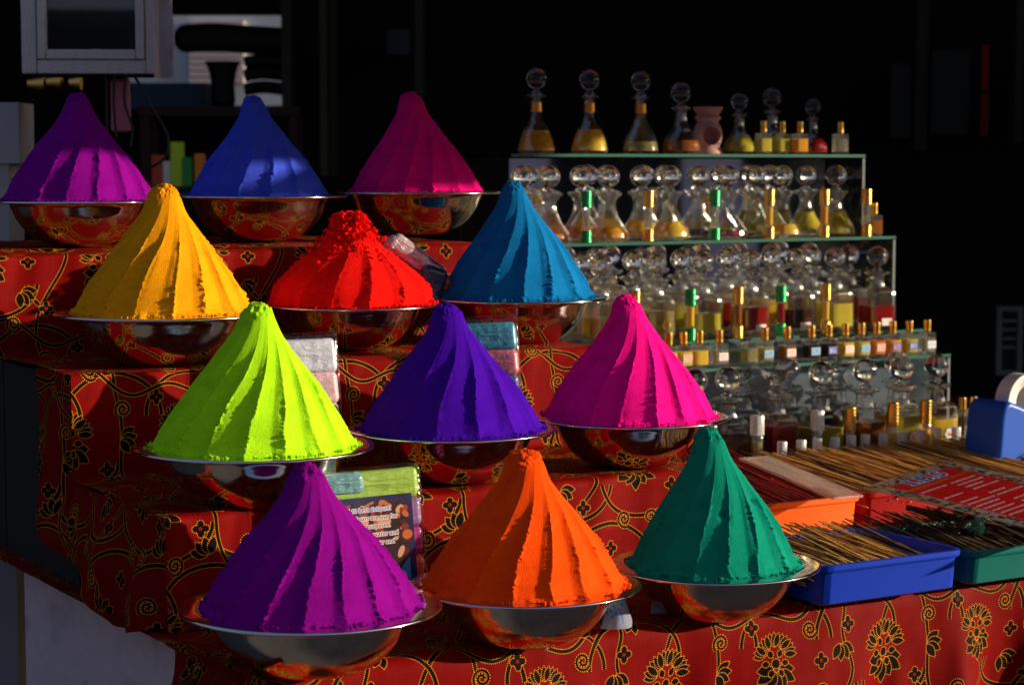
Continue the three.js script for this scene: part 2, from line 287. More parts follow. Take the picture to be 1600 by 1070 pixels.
  const petal = (x, y, a, l, w) => blob(() => { const p = (u, v) => [(x + Math.cos(a) * u - Math.sin(a) * v) * N, (y + Math.sin(a) * u + Math.cos(a) * v) * N]; g.moveTo(...p(l * .12, 0)); g.quadraticCurveTo(...p(l * .5, w), ...p(l, 0)); g.quadraticCurveTo(...p(l * .5, -w), ...p(l * .12, 0)); });
  const lotus = (x, y, k) => {
    for (let i = 0; i < 7; i++) petal(x, y + .01, Math.PI * (.02 + i / 6 * .96), (.115 + .02 * (i % 2)) * k, .062 * k);
    for (let i = 0; i < 5; i++) { const a = -Math.PI * (.1 + .2 * i); for (const d of [-.35, 0, .35]) petal(x + .05 * Math.cos(a) * k, y - .03 + .05 * Math.sin(a) * k, a + d, .09 * k, .036 * k); }
    for (let i = 0; i < 6; i++) { const a = TP * i / 6; petal(x + .03 * k * Math.cos(a), y - .01 + .03 * k * Math.sin(a), a, .055 * k, .036 * k); }
    blob(() => { g.moveTo((x + .018) * N, (y - .01) * N); g.arc(x * N, (y - .01) * N, .018 * N, 0, TP); });
  };
  lotus(.33, .2, .78); lotus(.83, .7, .78); lotus(.3, .68, .68); lotus(.82, .18, .68);
  const quat = (x, y) => { blob(() => { for (let i = 0; i <= 64; i++) { const a = TP * i / 64, q = .018 + .014 * Math.abs(Math.cos(2 * a)); const X = (x + q * Math.cos(a)) * N, Y = (y + q * Math.sin(a)) * N; i ? g.lineTo(X, Y) : g.moveTo(X, Y); } }); all(() => { g.fillStyle = '#8a1206'; g.beginPath(); g.arc(x * N, y * N, .007 * N, 0, TP); g.fill(); }); };
  quat(.2, .53); quat(.7, .03); quat(.5, .68); quat(0, .16); quat(.57, .86); quat(.07, .36); quat(.5, .3); quat(.99, .8); quat(.64, .56); quat(.14, .06);
  const leaf = (x, y, a) => { for (const d of [-.75, -.25, .25, .75]) petal(x, y, a + d, .075, .036); };
  leaf(.46, .78, .8); leaf(.96, .28, .8); leaf(.2, .9, 2.4); leaf(.7, .42, 2.4); leaf(.02, .9, 4.2); leaf(.56, .18, 5); leaf(.04, .68, .2); leaf(.6, .62, 1.4); leaf(.44, .46, 5.6);
  const tex = new THREE.CanvasTexture(c); tex.wrapS = tex.wrapT = THREE.RepeatWrapping; tex.colorSpace = THREE.SRGBColorSpace; tex.anisotropy = 8;
  // relief: gold thread stands proud
  const d = g.getImageData(0, 0, N, N).data, M = 1024, b = new Uint8Array(M * M * 4);
  for (let j = 0; j < M; j++) for (let i = 0; i < M; i++) { const o = ((j * 2) * N + i * 2) * 4, q = (j * M + i) * 4; const gld = clamp((d[o + 1] - 30) / 110), v = 90 + 150 * gld - (d[o] < 40 ? 30 : 0) + (((i >> 1) + (j >> 1)) & 1 ? 5 : 0); b[q] = b[q + 1] = b[q + 2] = clamp(v / 255) * 255; b[q + 3] = 255; }
  const bt = new THREE.DataTexture(b, M, M); bt.flipY = true; bt.wrapS = bt.wrapT = THREE.RepeatWrapping; bt.magFilter = THREE.LinearFilter; bt.needsUpdate = true;
  return [tex, bt];
}
const [BMAP, BBUMP] = brocade();
const CLOTH = phys({ map: BMAP, bumpMap: BBUMP, bumpScale: .0012, roughness: .65, specularIntensity: .1, side: THREE.DoubleSide });
const TILE = .44;
function smoothPath(pts, step) {                    // polyline (t, h) with small rounded corners, evenly sampled
  const out = []; const c = [];
  for (let i = 0; i < pts.length; i++) {
    if (i === 0 || i === pts.length - 1) { c.push(pts[i]); continue; }
    const p = pts[i - 1], q = pts[i], r = pts[i + 1], rad = q[2] ?? .012;
    const f = (a) => { const l = Math.hypot(a[0] - q[0], a[1] - q[1]), k = Math.min(rad, l * .45) / l; return [q[0] + (a[0] - q[0]) * k, q[1] + (a[1] - q[1]) * k]; };
    const A = f(p), B = f(r); for (let j = 0; j <= 6; j++) { const t = j / 6, u = 1 - t; c.push([u * u * A[0] + 2 * u * t * q[0] + t * t * B[0], u * u * A[1] + 2 * u * t * q[1] + t * t * B[1]]); }
  }
  for (let i = 0; i < c.length - 1; i++) { const l = Math.hypot(c[i + 1][0] - c[i][0], c[i + 1][1] - c[i][1]), n = Math.max(1, Math.round(l / step)); for (let j = 0; j < n; j++) out.push([lerp(c[i][0], c[i + 1][0], j / n), lerp(c[i][1], c[i + 1][1], j / n)]); }
  out.push(c[c.length - 1]); return out;
}
function sheetGeo(rows, s0, s1, ds, off, u0 = 0, v0 = 0) {
  const n = Math.round((s1 - s0) / ds), pos = [], uv = [], idx = []; let L = 0;
  rows.forEach(([t, h], j) => {
    if (j) L += Math.hypot(t - rows[j - 1][0], h - rows[j - 1][1]);
    const a = rows[Math.max(0, j - 1)], b = rows[Math.min(rows.length - 1, j + 1)], l = Math.hypot(b[0] - a[0], b[1] - a[1]), nt = (b[1] - a[1]) / l, nh = -(b[0] - a[0]) / l; // outward normal (towards the front and up)
    for (let i = 0; i <= n; i++) { const s = lerp(s0, s1, i / n), [dn, dsx] = off(s, t, h, L, -nt); const p = W(s + dsx, t + nt * dn, h + nh * dn); pos.push(p.x, p.y, p.z); uv.push((s + u0) / TILE, (v0 - L) / TILE); }
  });
  for (let j = 0; j < rows.length - 1; j++) for (let i = 0; i < n; i++) { const a = j * (n + 1) + i, b = a + n + 1; idx.push(a, b, a + 1, a + 1, b, b + 1); }
  const g = new THREE.BufferGeometry(); g.setAttribute('position', new THREE.Float32BufferAttribute(pos, 3)); g.setAttribute('uv', new THREE.Float32BufferAttribute(uv, 2)); g.setIndex(idx); g.computeVertexNormals(); return g;
}
{
  const o = thing('tier_cloth', 'red brocade cloth with black vines draped over the stepped tiers', 'cloth');
  const rows = smoothPath([[1.7, H4], [T4, H4, .015], [T4 - .006, H3, .01], [T3, H3, .015], [T3 - .006, H2, .01], [T2, H2, .015], [T2 - .008, H1 + .004]], .007);
  const off = (s, t, h, L, steep) => [.006 * fbm(s * 8, L * 7, 1) + .011 * Math.abs(steep) * fbm(s * 13 + L * 3, L * 2.5, 5) + .006 * fbm(s * 5, Math.round(L * 3), 11), .0];
  part('draped_steps', sheetGeo(rows, -.115, .93, .008, off, .05, .1), CLOTH, o);
  // left end: hanging loose
  const n = 110, m = 60, pos = [], uv = [], idx = [];
  const top = (t) => (t < T2 - .004 ? H1 + .006 : t < T3 - .004 ? H2 : t < T4 - .004 ? H3 : H4);
  const low = [[-.12, -.90], [.16, -.84], [.20, -.775], [.27, -.70], [.36, -.722], [.47, -.735], [.60, -.685], [.72, -.65], [.84, -.612], [.86, -.6]];
  const lowAt = (t) => { for (let i = 0; i < low.length - 1; i++) if (t <= low[i + 1][0]) return lerp(low[i][1], low[i + 1][1], (t - low[i][0]) / (low[i + 1][0] - low[i][0])); return low[low.length - 1][1]; };
  const ts = []; for (let i = 0; i <= n; i++) ts.push(lerp(-.1, .84, i / n));
  for (const q of [T2, T3]) { ts.push(q - .0045, q - .0035); } ts.sort((a, b) => a - b);
  ts.forEach((t, i) => { for (let j = 0; j <= m; j++) { const v = j / m, h = lerp(top(t), Math.min(lowAt(t), top(t) - .02), v), drop = top(t) - h; const D = H4 - .04 - (T4 - t) * .455 - h + .16, out = .004 + (.055 * sstep(.5, 0, t) + .02) * sstep(.04, .36, D) + .014 * Math.sin(t * 26 + h * 9) * sstep(.05, .3, D) + .006 * fbm(t * 20, h * 20, 9) * sstep(0, .15, D), edge = Math.max(sstep(-.003, .07, t - T3), sstep(0, .1, H2 - h)) * Math.max(sstep(-.003, .07, t - T2), sstep(0, .1, H1 - h)); const p = W(-.115 - out * edge, t - .004, h); pos.push(p.x, p.y, p.z); uv.push((-t + .3) / TILE, (h + .2) / TILE); } });
  for (let i = 0; i < ts.length - 1; i++) for (let j = 0; j < m; j++) { const a = i * (m + 1) + j, b = a + m + 1; idx.push(a, a + 1, b, b, a + 1, b + 1); }
  const g = new THREE.BufferGeometry(); g.setAttribute('position', new THREE.Float32BufferAttribute(pos, 3)); g.setAttribute('uv', new THREE.Float32BufferAttribute(uv, 2)); g.setIndex(idx); g.computeVertexNormals();
  part('hanging_end', g, CLOTH, o);
  const e = (t0, t1, h) => { const q = new THREE.PlaneGeometry(t1 - t0, h - H1, 10, 10); q.rotateY(Math.PI / 2 + TH); const c = W(.93, (t0 + t1) / 2, (h + H1) / 2); const u = q.attributes.uv; for (let i = 0; i < u.count; i++) u.setXY(i, u.getX(i) * (t1 - t0) / TILE, u.getY(i) * (h - H1) / TILE); return q.translate(c.x, c.y, c.z); };
  part('right_end', mergeGeometries([e(T2, T3, H2), e(T3, T4, H3), e(T4, 1.7, H4)]), CLOTH, o);
  part('left_end', (() => { const q = new THREE.PlaneGeometry(.6, H4 - H3, 10, 10).rotateY(Math.PI / 2 + TH), c = W(-.115, 1.4, (H4 + H3) / 2); return q.translate(c.x, c.y, c.z); })(), CLOTH, o);
  solo('tier_stand', mergeGeometries([boxS(-.1, .915, T2 + .01, T3 + .004, H1, H2 - .012), boxS(-.1, .915, T3 + .01, T4 + .004, H1, H3 - .012), boxS(-.1, .915, T4 + .01, 1.68, H1, H4 - .012)]), DARKWOOD, 'dark stepped stand under the left end of the brocade cloth', 'stand');
}
{
  const rows = smoothPath([[2.55, H1], [T1, H1, .03], [T1 - .03, -1.38]], .009);
  const off = (s, t, h, L, steep) => {
    const hang = sstep(0, .25, H1 - h), f = Math.sin(s * 17 + 2 * Math.sin(s * 5) + 3 * fbm(s * 2, 0, 3));
    return [.003 * fbm(s * 9, L * 7, 2) + hang * (.022 * f + .018 * fbm(s * 10, h * 3, 8) + .007 * Math.sin(s * 46 + 5 * fbm(s * 4, h * 2, 6))) + .006 * sstep(-.02, .05, H1 - h + .02) * fbm(s * 16, L * 5, 4) + .012 * Math.exp(-Math.pow((s - .93) / .05, 2)) * sstep(-.05, .1, H1 - h + .05) * (t < 0 ? 1 : 0), 0];
  };
  const o = thing('counter_cloth', 'red and gold brocade cloth covering the counter top and front', 'cloth');
  part('spread', sheetGeo(rows, -.14, 3.2, .01, off, .21, .17), CLOTH, o);
}

// ------------------------------------------------------------------ steel bowls and powder cones
const bowlProfile = [[0, -.5], [.2, -.501], [.31, -.5], [.41, -.48], [.5, -.435], [.59, -.36], [.665, -.275], [.717, -.19], [.752, -.11], [.774, -.06], [.795, -.034], [.825, -.02], [.87, -.016], [.97, -.026], [.992, -.026], [1, -.018], [1, -.008], [.99, 0], [.97, .002], [.87, .004], [.845, -.006], [.78, -.03], [.715, -.08], [.67, -.145], [.63, -.21], [.58, -.285], [.3, -.44], [0, -.47]];
const bowlGeo = (() => { // smooth body from a curve through the profile
  const pts = new THREE.SplineCurve(bowlProfile.map((p) => new THREE.Vector2(...p))).getPoints(150);
  pts[0].x = 0; pts[pts.length - 1].x = 0; pts.forEach((p) => { p.x = Math.max(0, p.x); });
  return new THREE.LatheGeometry(pts, 128);
})();
function coneGeo(R, Hc, o) {
  const N = o.n, per = 32, NP = N * per, NV = 190, pos = [], uv = [], idx = [], sd = o.seed * 17.3, seam = Math.PI + (o.a0 ?? 0);
  const tip = (o.tip ?? .011) + .002, tw = (o.twist ?? 48) * Math.PI / 180, D0 = (o.depth ?? .118) * 2 * Math.PI * R / N;
  for (let j = 0; j <= NV; j++) {
    const v0 = j / NV, v = v0 < .3 ? v0 * .8 : v0 < .85 ? lerp(.24, .85, (v0 - .3) / .55) : v0, E = sstep(.82, .35, v), ex = o.convex ?? .05;
    const prof = Math.pow(1 - v, .89) * (1 + ex * Math.sin(Math.PI * Math.min(1, v * 1.6)));
    for (let i = 0; i <= NP; i++) {
      const a = i / NP * N; const ea = Math.abs(a - Math.round(a)), near = Math.exp(-Math.pow(ea / .12, 2)), ic = Math.round(a) % N;
      const w = a + near * ((.045 * noise(v * 16, ic + sd, 3) + .028 * noise(v * 48, ic + sd, 4) + .03 * noise(v * 140, ic + sd, 5)) * E + .12 * noise(v * 3, ic, sd));
      const f = w - Math.floor(w), id = ((Math.round(w) % N) + N) % N, ph = i / NP * 2 * Math.PI + tw * v * v + seam + .0 * id;
      const dir = [Math.sin(ph), Math.cos(ph)], r0 = R * prof + tip * sstep(.76, 1, v);
      const fv = .68, scal = f < fv ? 1 - Math.pow(1 - f / fv, 1.7) : 1 - Math.pow((f - fv) / (1 - fv), 1.5);
      const dd = D0 * (.2 + .8 * sstep(.92, .35, v)) * Math.min(1, prof * 1.6) * (1 + .3 * noise(Math.floor(w) * 5.1, sd));
      const e = Math.min(f, 1 - f), torn = Math.exp(-Math.pow(e / .07, 2)) * sstep(.8, .25, v) * clamp(.15 + 1.5 * noise(v * 9, id * 2.3 + sd, 7));
      const X = dir[0] * r0 * 1, Z = dir[1] * r0;
      let r = r0 - dd * (scal - .45 * (1 - sstep(.85, 1, v))) + torn * .009 * (fbm(X * 260, v * Hc * 260, Z * 260, 2) + .25) + .0005 * fbm(X * 40, v * Hc * 40, Z * 40 + sd, 2) + .003 * fbm(X * 12 + sd, v * Hc * 12, Z * 12, 2);
      if (v < .075) { const q = 1 - v / .075, cr = clamp(.45 + fbm(X * 70, sd, Z * 70, 3) * 1.5); r += q * q * (o.flare ?? .012) * .7 * (.45 + cr) + q * .004 * fbm(X * 300, v * 200, Z * 300, 2); }
      let y = Hc * v;
      const tp = sstep(.88, .97, v); if (tp > 0) { r *= 1 + tp * .3 * fbm(dir[0] * 3 + sd, v * 30, dir[1] * 3, 3); y += tp * .006 * fbm(dir[0] * 4 * prof * 10, sd, dir[1] * 4 * prof * 10, 3); }
      if (o.pit) for (const [pa, pv, pr] of o.pit) { const da = Math.atan2(Math.sin(ph - pa), Math.cos(ph - pa)) * r0, dv = (v - pv) * Hc * 1.15, q = (da * da + dv * dv) / (pr * pr); if (q < 4) r -= pr * .8 * Math.exp(-q * 1.4); }
      if (o.crumble) { const m = sstep(.5, .8, v + .16 * fbm(dir[0] * 2.3, sd, dir[1] * 2.3, 2)); r += m * (.016 * fbm(dir[0] * 5 + sd, v * 16, dir[1] * 5, 4) + .004 * noise(dir[0] * 30, v * 90, dir[1] * 30)); }
      let jt = v > .995 ? 0 : 1;
      if (j === NV) { r = 0; }
      const lean = v * v;
      pos.push(dir[0] * r * 1 + (o.lean ?? 0) * lean, y + (j === NV ? .002 : 0), dir[1] * r);
      uv.push(i / NP * 2 * Math.PI * R / .12, v * Hc / .12);
    }
  }
  const M = NP + 1;
  for (let j = 0; j < NV; j++) for (let i = 0; i < NP; i++) { const a = j * M + i, b = a + M; idx.push(a, a + 1, b, b, a + 1, b + 1); }
  const g = new THREE.BufferGeometry(); g.setAttribute('position', new THREE.Float32BufferAttribute(pos, 3)); g.setAttribute('uv', new THREE.Float32BufferAttribute(uv, 2)); g.setIndex(idx); g.computeVertexNormals();
  const nm = g.attributes.normal; // join the normals over the seam at the back
  for (let j = 0; j <= NV; j++) { const a = j * M, b = a + NP, q = new THREE.Vector3().fromBufferAttribute(nm, a).add(new THREE.Vector3().fromBufferAttribute(nm, b)).normalize(); nm.setXYZ(a, q.x, q.y, q.z); nm.setXYZ(b, q.x, q.y, q.z); }
  return g;
}
const crumb = [0, 1, 2].map((k) => { const g = new THREE.IcosahedronGeometry(1, 1), p = g.attributes.position; for (let i = 0; i < p.count; i++) { const q = 1 + .35 * noise(p.getX(i) * 1.7 + k * 9, p.getY(i) * 1.7, p.getZ(i) * 1.7); p.setXYZ(i, p.getX(i) * q, p.getY(i) * q, p.getZ(i) * q); } g.computeVertexNormals(); return g; });
const bumpG = rep(grain, 1);
const tone = grey(512, (x, y) => { const v = .93 + .06 * tileNoise(x, y, 5, 71) + .05 * tileNoise(x, y, 22, 72) + .04 * tileNoise(x, y, 120, 73) - .12 * sstep(.62, .85, tileNoise(x, y, 46, 74)); return v; });
const toneMap = rep(tone, .4, 1.3);
const powder = (c) => phys({ color: rgb(...c), roughness: 1, map: toneMap, specularIntensity: .12, bumpMap: bumpG, bumpScale: .0007 });
// px of the bowl's centre, py of its rim, rim width in px, height of the rim plane, apex (px, py), colour, names, options
const BOWLS = [
  [486, 945, 410, -.622, 480, 722, [.21, .001, .22], 'deep purple', 'front row, leftmost, beside the label packet', { n: 17, seed: 1, base: .87 }],
  [820, 911, 364, -.630, 818, 701, [.95, .075, .003], 'bright orange', 'middle of the front row', { n: 16, seed: 2, base: .9, flare: .02, tip: .016 }],
  [1117, 880, 328, -.637, 1104, 668, [.002, .235, .155], 'sea green', 'front row, next to the blue incense tray', { n: 15, seed: 3, base: .83, pit: [[.12, .42, .008], [1.0, .5, .006]] }],
  [397, 695, 374, -.445, 404, 473, [.42, .86, .01], 'lime green', 'second row, leftmost', { n: 17, seed: 4, base: .88, pit: [] }],
  [706, 668, 328, -.446, 697, 475, [.055, .002, .38], 'dark indigo', 'middle of the second row', { n: 14, seed: 5, base: .9, tip: .012, flare: .02 }],
  [984, 649, 308, -.446, 978, 461, [.92, .004, .27], 'hot pink', 'right end of the second row', { n: 16, seed: 6, base: .9, flare: .018 }],
  [255, 487, 338, -.262, 258, 289, [.94, .35, .004], 'golden yellow', 'third row, leftmost', { n: 16, seed: 7, base: .86, flare: .018, tip: .013 }],
  [549, 474, 276, -.262, 545, 331, [.85, .006, .004], 'crumbling red', 'middle of the third row', { n: 14, seed: 8, base: .94, tip: .022, crumble: 1, convex: .2, twist: 35 }],
  [808, 463, 290, -.262, 801, 284, [.004, .17, .46], 'cobalt blue', 'right end of the third row', { n: 15, seed: 9, base: .86, flare: .02 }],
  [122, 313, 272, -.072, 124, 147, [.22, .001, .24], 'violet', 'top row, leftmost, below the white cabinet', { n: 15, seed: 10, base: .9 }],
  [404, 305, 278, -.066, 396, 152, [.05, .09, .72], 'royal blue', 'middle of the top row', { n: 14, seed: 11, base: .8, tip: .012 }],
  [651, 299, 262, -.060, 641, 146, [.88, .003, .24], 'crimson magenta', 'right end of the top row', { n: 14, seed: 12, base: .8, tip: .012 }],
];
const CONES = [];
for (const [px, py, w, h, ax, ay, col, cn, where, o] of BOWLS) {
  const c = onPlane(px, py, h), depth = -c.z * CP - h * SP, R = w / 2 * depth / F, top = (py - ay) / F * depth * 1.003;
  const R2 = rng(o.seed * 991);
  const b = thing('steel_bowl', `wide rimmed steel bowl holding ${cn} powder, ${where}`, 'bowl', c.toArray(), o.seed * 1.7, 'steel bowls of powder');
  const sc = part('bowl', bowlGeo, STEEL, b); sc.scale.set(R, R * (o.deep ?? 1), R);
  const Rb = R * o.base * .955, m = powder(col);
  const t = thing('powder_cone', `fluted cone of ${cn} powder, ${where}`, 'powder cone', [c.x, c.y - .003, c.z], 0, 'cones of coloured powder');
  part('cone', coneGeo(Rb, top, { ...o, a0: -.15, lean: (ax - px) * depth / F }), m, t);
  // loose grains that slid down to the rim
  const gs = []; const cnt = 420;
  for (let i = 0; i < cnt; i++) { const a = R2() * 2 * Math.PI, cl = .5 + .5 * noise(Math.sin(a) * 5 + o.seed, Math.cos(a) * 5), out = Math.pow(R2(), 1.6), q = Rb * (.985 + .12 * out * cl) + .002, s = lerp(.0034, .0006, Math.pow(R2(), .35)) * (.5 + cl) * (o.crumble ? 1.4 : 1); const g = crumb[i % 3].clone(); g.scale(s, s * .8, s).rotateY(R2() * 6).translate(Math.sin(a) * q, .004 + s * .4, Math.cos(a) * q); gs.push(g); }
  if (o.crumble) for (let i = 0; i < 260; i++) { const a = R2() * 2 * Math.PI, v = .45 + .55 * Math.pow(R2(), .7), q = Rb * (1 - v) * 1.1 + .02, s = lerp(.006, .0015, Math.sqrt(R2())); const g = crumb[i % 3].clone(); g.scale(s, s, s).rotateX(R2() * 6).translate(Math.sin(a) * q * R2() ** .2, top * v + .001, Math.cos(a) * q); gs.push(g); }
  const ck = 26; for (let i = 0; i < ck; i++) { const a = R2() * 2 * Math.PI, s = lerp(.005, .0016, R2()), q = (o.tip ?? .011) * R2() ; const g = crumb[i % 3].clone(); g.scale(s, s, s).rotateX(R2() * 6).translate(Math.sin(a) * q + (ax - px) * depth / F, top - .002 + .003 * R2(), Math.cos(a) * q); gs.push(g); }
  const l = part('loose_powder', mergeGeometries(gs), m, t); l.userData.kind = 'stuff';
  CONES.push({ c, R, top, depth });
}

// ------------------------------------------------------------------ packets of colours behind the cones
function softBox(w, h, d, r, seed, amp = .003, seg = 6) {
  const g = new RoundedBoxGeometry(w, h, d, seg, r), p = g.attributes.position, n = g.attributes.normal;
  for (let i = 0; i < p.count; i++) { const q = amp * (fbm(p.getX(i) * 30 + seed, p.getY(i) * 30, p.getZ(i) * 30, 2) + .6 * Math.abs(noise(p.getX(i) * 55 + seed, p.getY(i) * 38, p.getZ(i) * 38))); p.setXYZ(i, p.getX(i) + n.getX(i) * q, p.getY(i) + n.getY(i) * q, p.getZ(i) + n.getZ(i) * q); }
  const m = mergeVertices(g, 1e-4); m.computeVertexNormals(); return m;
}
const bagMat = (c) => phys({ color: rgb(...c), roughness: .5, clearcoat: .9, clearcoatRoughness: .12, bumpMap: rep(crinkle, .8), bumpScale: .004 });
function colourPacket(label, pos, turn, tilt, w, h, d, bags, roll = 0) {
  const o = thing('colour_packet', label, 'packet', pos, turn, 'packets of colour bags'); o.rotation.order = 'YXZ'; o.rotation.x = -tilt; o.rotation.z = roll;
  const n = bags.length; bags.forEach((c, i) => { const q = h / n; part('colour_bag', softBox(w, q * .998, d, Math.min(.011, q * .3), i * 7 + 1, .006, 8).translate(0, h - q * (i + .5), 0), bagMat(c), o); });
  if (!label.includes('label')) part('wrapper', softBox(w + .005, h + .014, d + .006, .008, 9, .004, 8).translate(0, h / 2 + .005, 0), FILM, o);
  return o;
}
{
  const a = atRow(478, .62, H2);
  colourPacket('clear packet of white and pink colour bags behind the lime cone', a.toArray(), TH - .15, .1, .125, .228, .04, [[.62, .62, .75], [.75, .45, .52], [.75, .65, .5], [.3, .1, .2]], .02);
  const b = atRow(763, .615, H2);
  colourPacket('clear packet of blue, pink and purple bags behind the indigo cone', b.toArray(), TH - .42, .1, .125, .243, .042, [[.05, .3, .45], [.6, .15, .22], [.06, .1, .22], [.32, .12, .4], [.05, .15, .1]], .04);
  const c = atRow(578, .225, H1);
  const p = colourPacket('wrapped packet with printed painting label behind the deep purple cone', c.toArray(), TH - .12, .12, .185, .232, .045, [[.3, .5, .05], [.25, .12, .3], [.4, .02, .2], [.75, .05, .02], [.02, .08, .18]], .03);
  // label print
  const cv = document.createElement('canvas'); cv.width = 768; cv.height = 900; const g = cv.getContext('2d'), R = rng(77);
  g.fillStyle = '#151a4c'; g.fillRect(0, 0, 768, 900); g.fillStyle = '#2c1420'; g.fillRect(26, 44, 690, 830);
  for (let i = 0; i < 160; i++) { g.fillStyle = ['#8a2a1c', '#5a1a20', '#c46a2a', '#3a1230', '#a03a3a', '#201018', '#d8a080'][Math.floor(R() * 7)]; g.beginPath(); g.ellipse(26 + R() * 690, 60 + R() * 370, 12 + R() * 40, 10 + R() * 26, R() * 3, 0, 7); g.fill(); }
  g.fillStyle = '#2a8ad0'; g.beginPath(); g.moveTo(716, 470); g.lineTo(716, 640); g.lineTo(560, 640); g.fill();
  g.fillStyle = '#7a9a28'; g.beginPath(); g.moveTo(590, 610); g.lineTo(716, 720); g.lineTo(430, 720); g.fill();
  g.fillStyle = '#5a1a5a'; g.beginPath(); g.moveTo(300, 480); g.lineTo(470, 600); g.lineTo(180, 600); g.fill();
  for (let i = 0; i < 60; i++) { g.fillStyle = ['#b02a6a', '#d06a2a', '#402050', '#e0c0c0', '#2a6a3a'][Math.floor(R() * 5)]; g.beginPath(); g.arc(380 + R() * 330, 730 + R() * 130, 4 + R() * 16, 0, 7); g.fill(); }
  g.textAlign = 'center'; g.lineJoin = 'round';
  const line = (s, x, y, z, f, st) => { g.font = `bold ${z}px sans-serif`; g.lineWidth = 9; g.strokeStyle = st; g.strokeText(s, x, y); g.fillStyle = f; g.fillText(s, x, y); };
  ['All 10 best Colours.', 'This Colours are use for', 'Various purposes.', 'Just mix with water and', 'add little colour and', 'use for'].forEach((s, i) => line(s, 400, 112 + i * 62, 42, i ? '#6a3a4a' : '#3a4ac0', '#f2ecf0'));
  ['Painting', 'Painting', 'Painting'].forEach((s, i) => line(s, 470, 540 + i * 108, 64, '#eaf4ff', '#1668c8'));
  const tx = new THREE.CanvasTexture(cv); tx.colorSpace = THREE.SRGBColorSpace; tx.anisotropy = 8;
  part('label', new THREE.BoxGeometry(.158, .19, .0016).translate(-.004, .098, .0262), phys({ map: tx, roughness: .4, clearcoat: .8, clearcoatRoughness: .1 }), p);
  const tops = part('colour_bag', softBox(.09, .034, .042, .01, 5, .004).translate(-.046, .216, .006), bagMat([.15, .35, .38]), p); tops.name = 'colour_bag';
  part('wrapper', softBox(.191, .242, .058, .012, 3, .004, 8).translate(0, .118, 0), FILM, p);
  // twisted packet leaning beside the red cone
  const d = atDepth(650, 405, 4.12);
  const q = thing('twisted_packet', 'twisted shiny foil and plastic packet leaning behind the red cone', 'packet', d.toArray(), .2); q.rotation.z = -.62;
  part('wrapper', softBox(.125, .034, .03, .012, 21, .012, 8), phys({ color: rgb(.62, .5, .55), roughness: .25, metalness: .35, clearcoat: 1, bumpMap: rep(crinkle, 1), bumpScale: .006 }), q);
  part('band', softBox(.045, .037, .033, .012, 33, .008).translate(.03, -.001, 0), bagMat([.55, .03, .06]), q);
  part('tail', softBox(.03, .024, .012, .005, 41, .006).translate(.068, -.008, .004), bagMat([.75, .16, .03]), q);
  const e = thing('dark_packet', 'dark navy packet lying under the twisted foil packet', 'packet', atDepth(672, 448, 4.1).toArray(), .4); e.rotation.z = -.3;
  part('wrapper', softBox(.05, .075, .03, .01, 51, .006), bagMat([.01, .02, .08]), e);
}
// scraps of printed paper on the front row
{
  const cv = document.createElement('canvas'); cv.width = cv.height = 256; const g = cv.getContext('2d'), R = rng(8); g.fillStyle = '#7c7a92'; g.fillRect(0, 0, 256, 256); g.fillStyle = '#2c5f9c'; g.strokeStyle = '#2c5f9c'; g.lineWidth = 9;
  for (let i = 0; i < 6; i++) { const x = R() * 256, y = R() * 256; for (let k = 0; k < 3; k++) { g.beginPath(); g.arc(x + 16 * Math.cos(k * 2.1), y + 16 * Math.sin(k * 2.1), 11, 0, 7); g.fill(); } g.beginPath(); g.moveTo(x + 30, y - 30); g.quadraticCurveTo(x + 60, y - 10, x + 70, y + 50); g.stroke(); }
  const tx = new THREE.CanvasTexture(cv); tx.colorSpace = THREE.SRGBColorSpace; const m = std(0xffffff, .8, { map: tx, side: THREE.DoubleSide });
  const twist = (r0, r1, h, a0, a1) => { const q = new THREE.CylinderGeometry(r1, r0, h, 24, 12, true, a0, a1), p = q.attributes.position; for (let i = 0; i < p.count; i++) { const k = 1 + .25 * noise(p.getX(i) * 60, p.getY(i) * 40, p.getZ(i) * 60); p.setX(i, p.getX(i) * k); p.setZ(i, p.getZ(i) * k); } q.translate(0, h / 2, 0); q.computeVertexNormals(); return q; };
  solo('printed_paper', twist(.026, .009, .075, -1.2, 2.9), m, 'folded white paper with blue print between orange and green bowls', 'paper', onPlane(960, 978, H1 + .004), .2);
  solo('printed_paper', twist(.03, .02, .08, -1.2, 2.6), m, 'scrap of blue printed paper in shade behind the green bowl', 'paper', onPlane(1030, 952, H1 + .004), .7);
  const st = new THREE.IcosahedronGeometry(.008, 3), p = st.attributes.position; for (let i = 0; i < p.count; i++) { const k = 1 + .3 * noise(p.getX(i) * 90, p.getY(i) * 90, p.getZ(i) * 90); p.setXYZ(i, p.getX(i) * 1.2 * k, p.getY(i) * .8 * k, p.getZ(i) * k); } st.computeVertexNormals();
  solo('paper_pellet', st, std([.6, .52, .56], .8), 'small crumpled white paper pellet on the cloth edge below the orange bowl', 'paper', W(sAt(850, T1 - .02, H1), T1 - .02, H1 - .005));
}

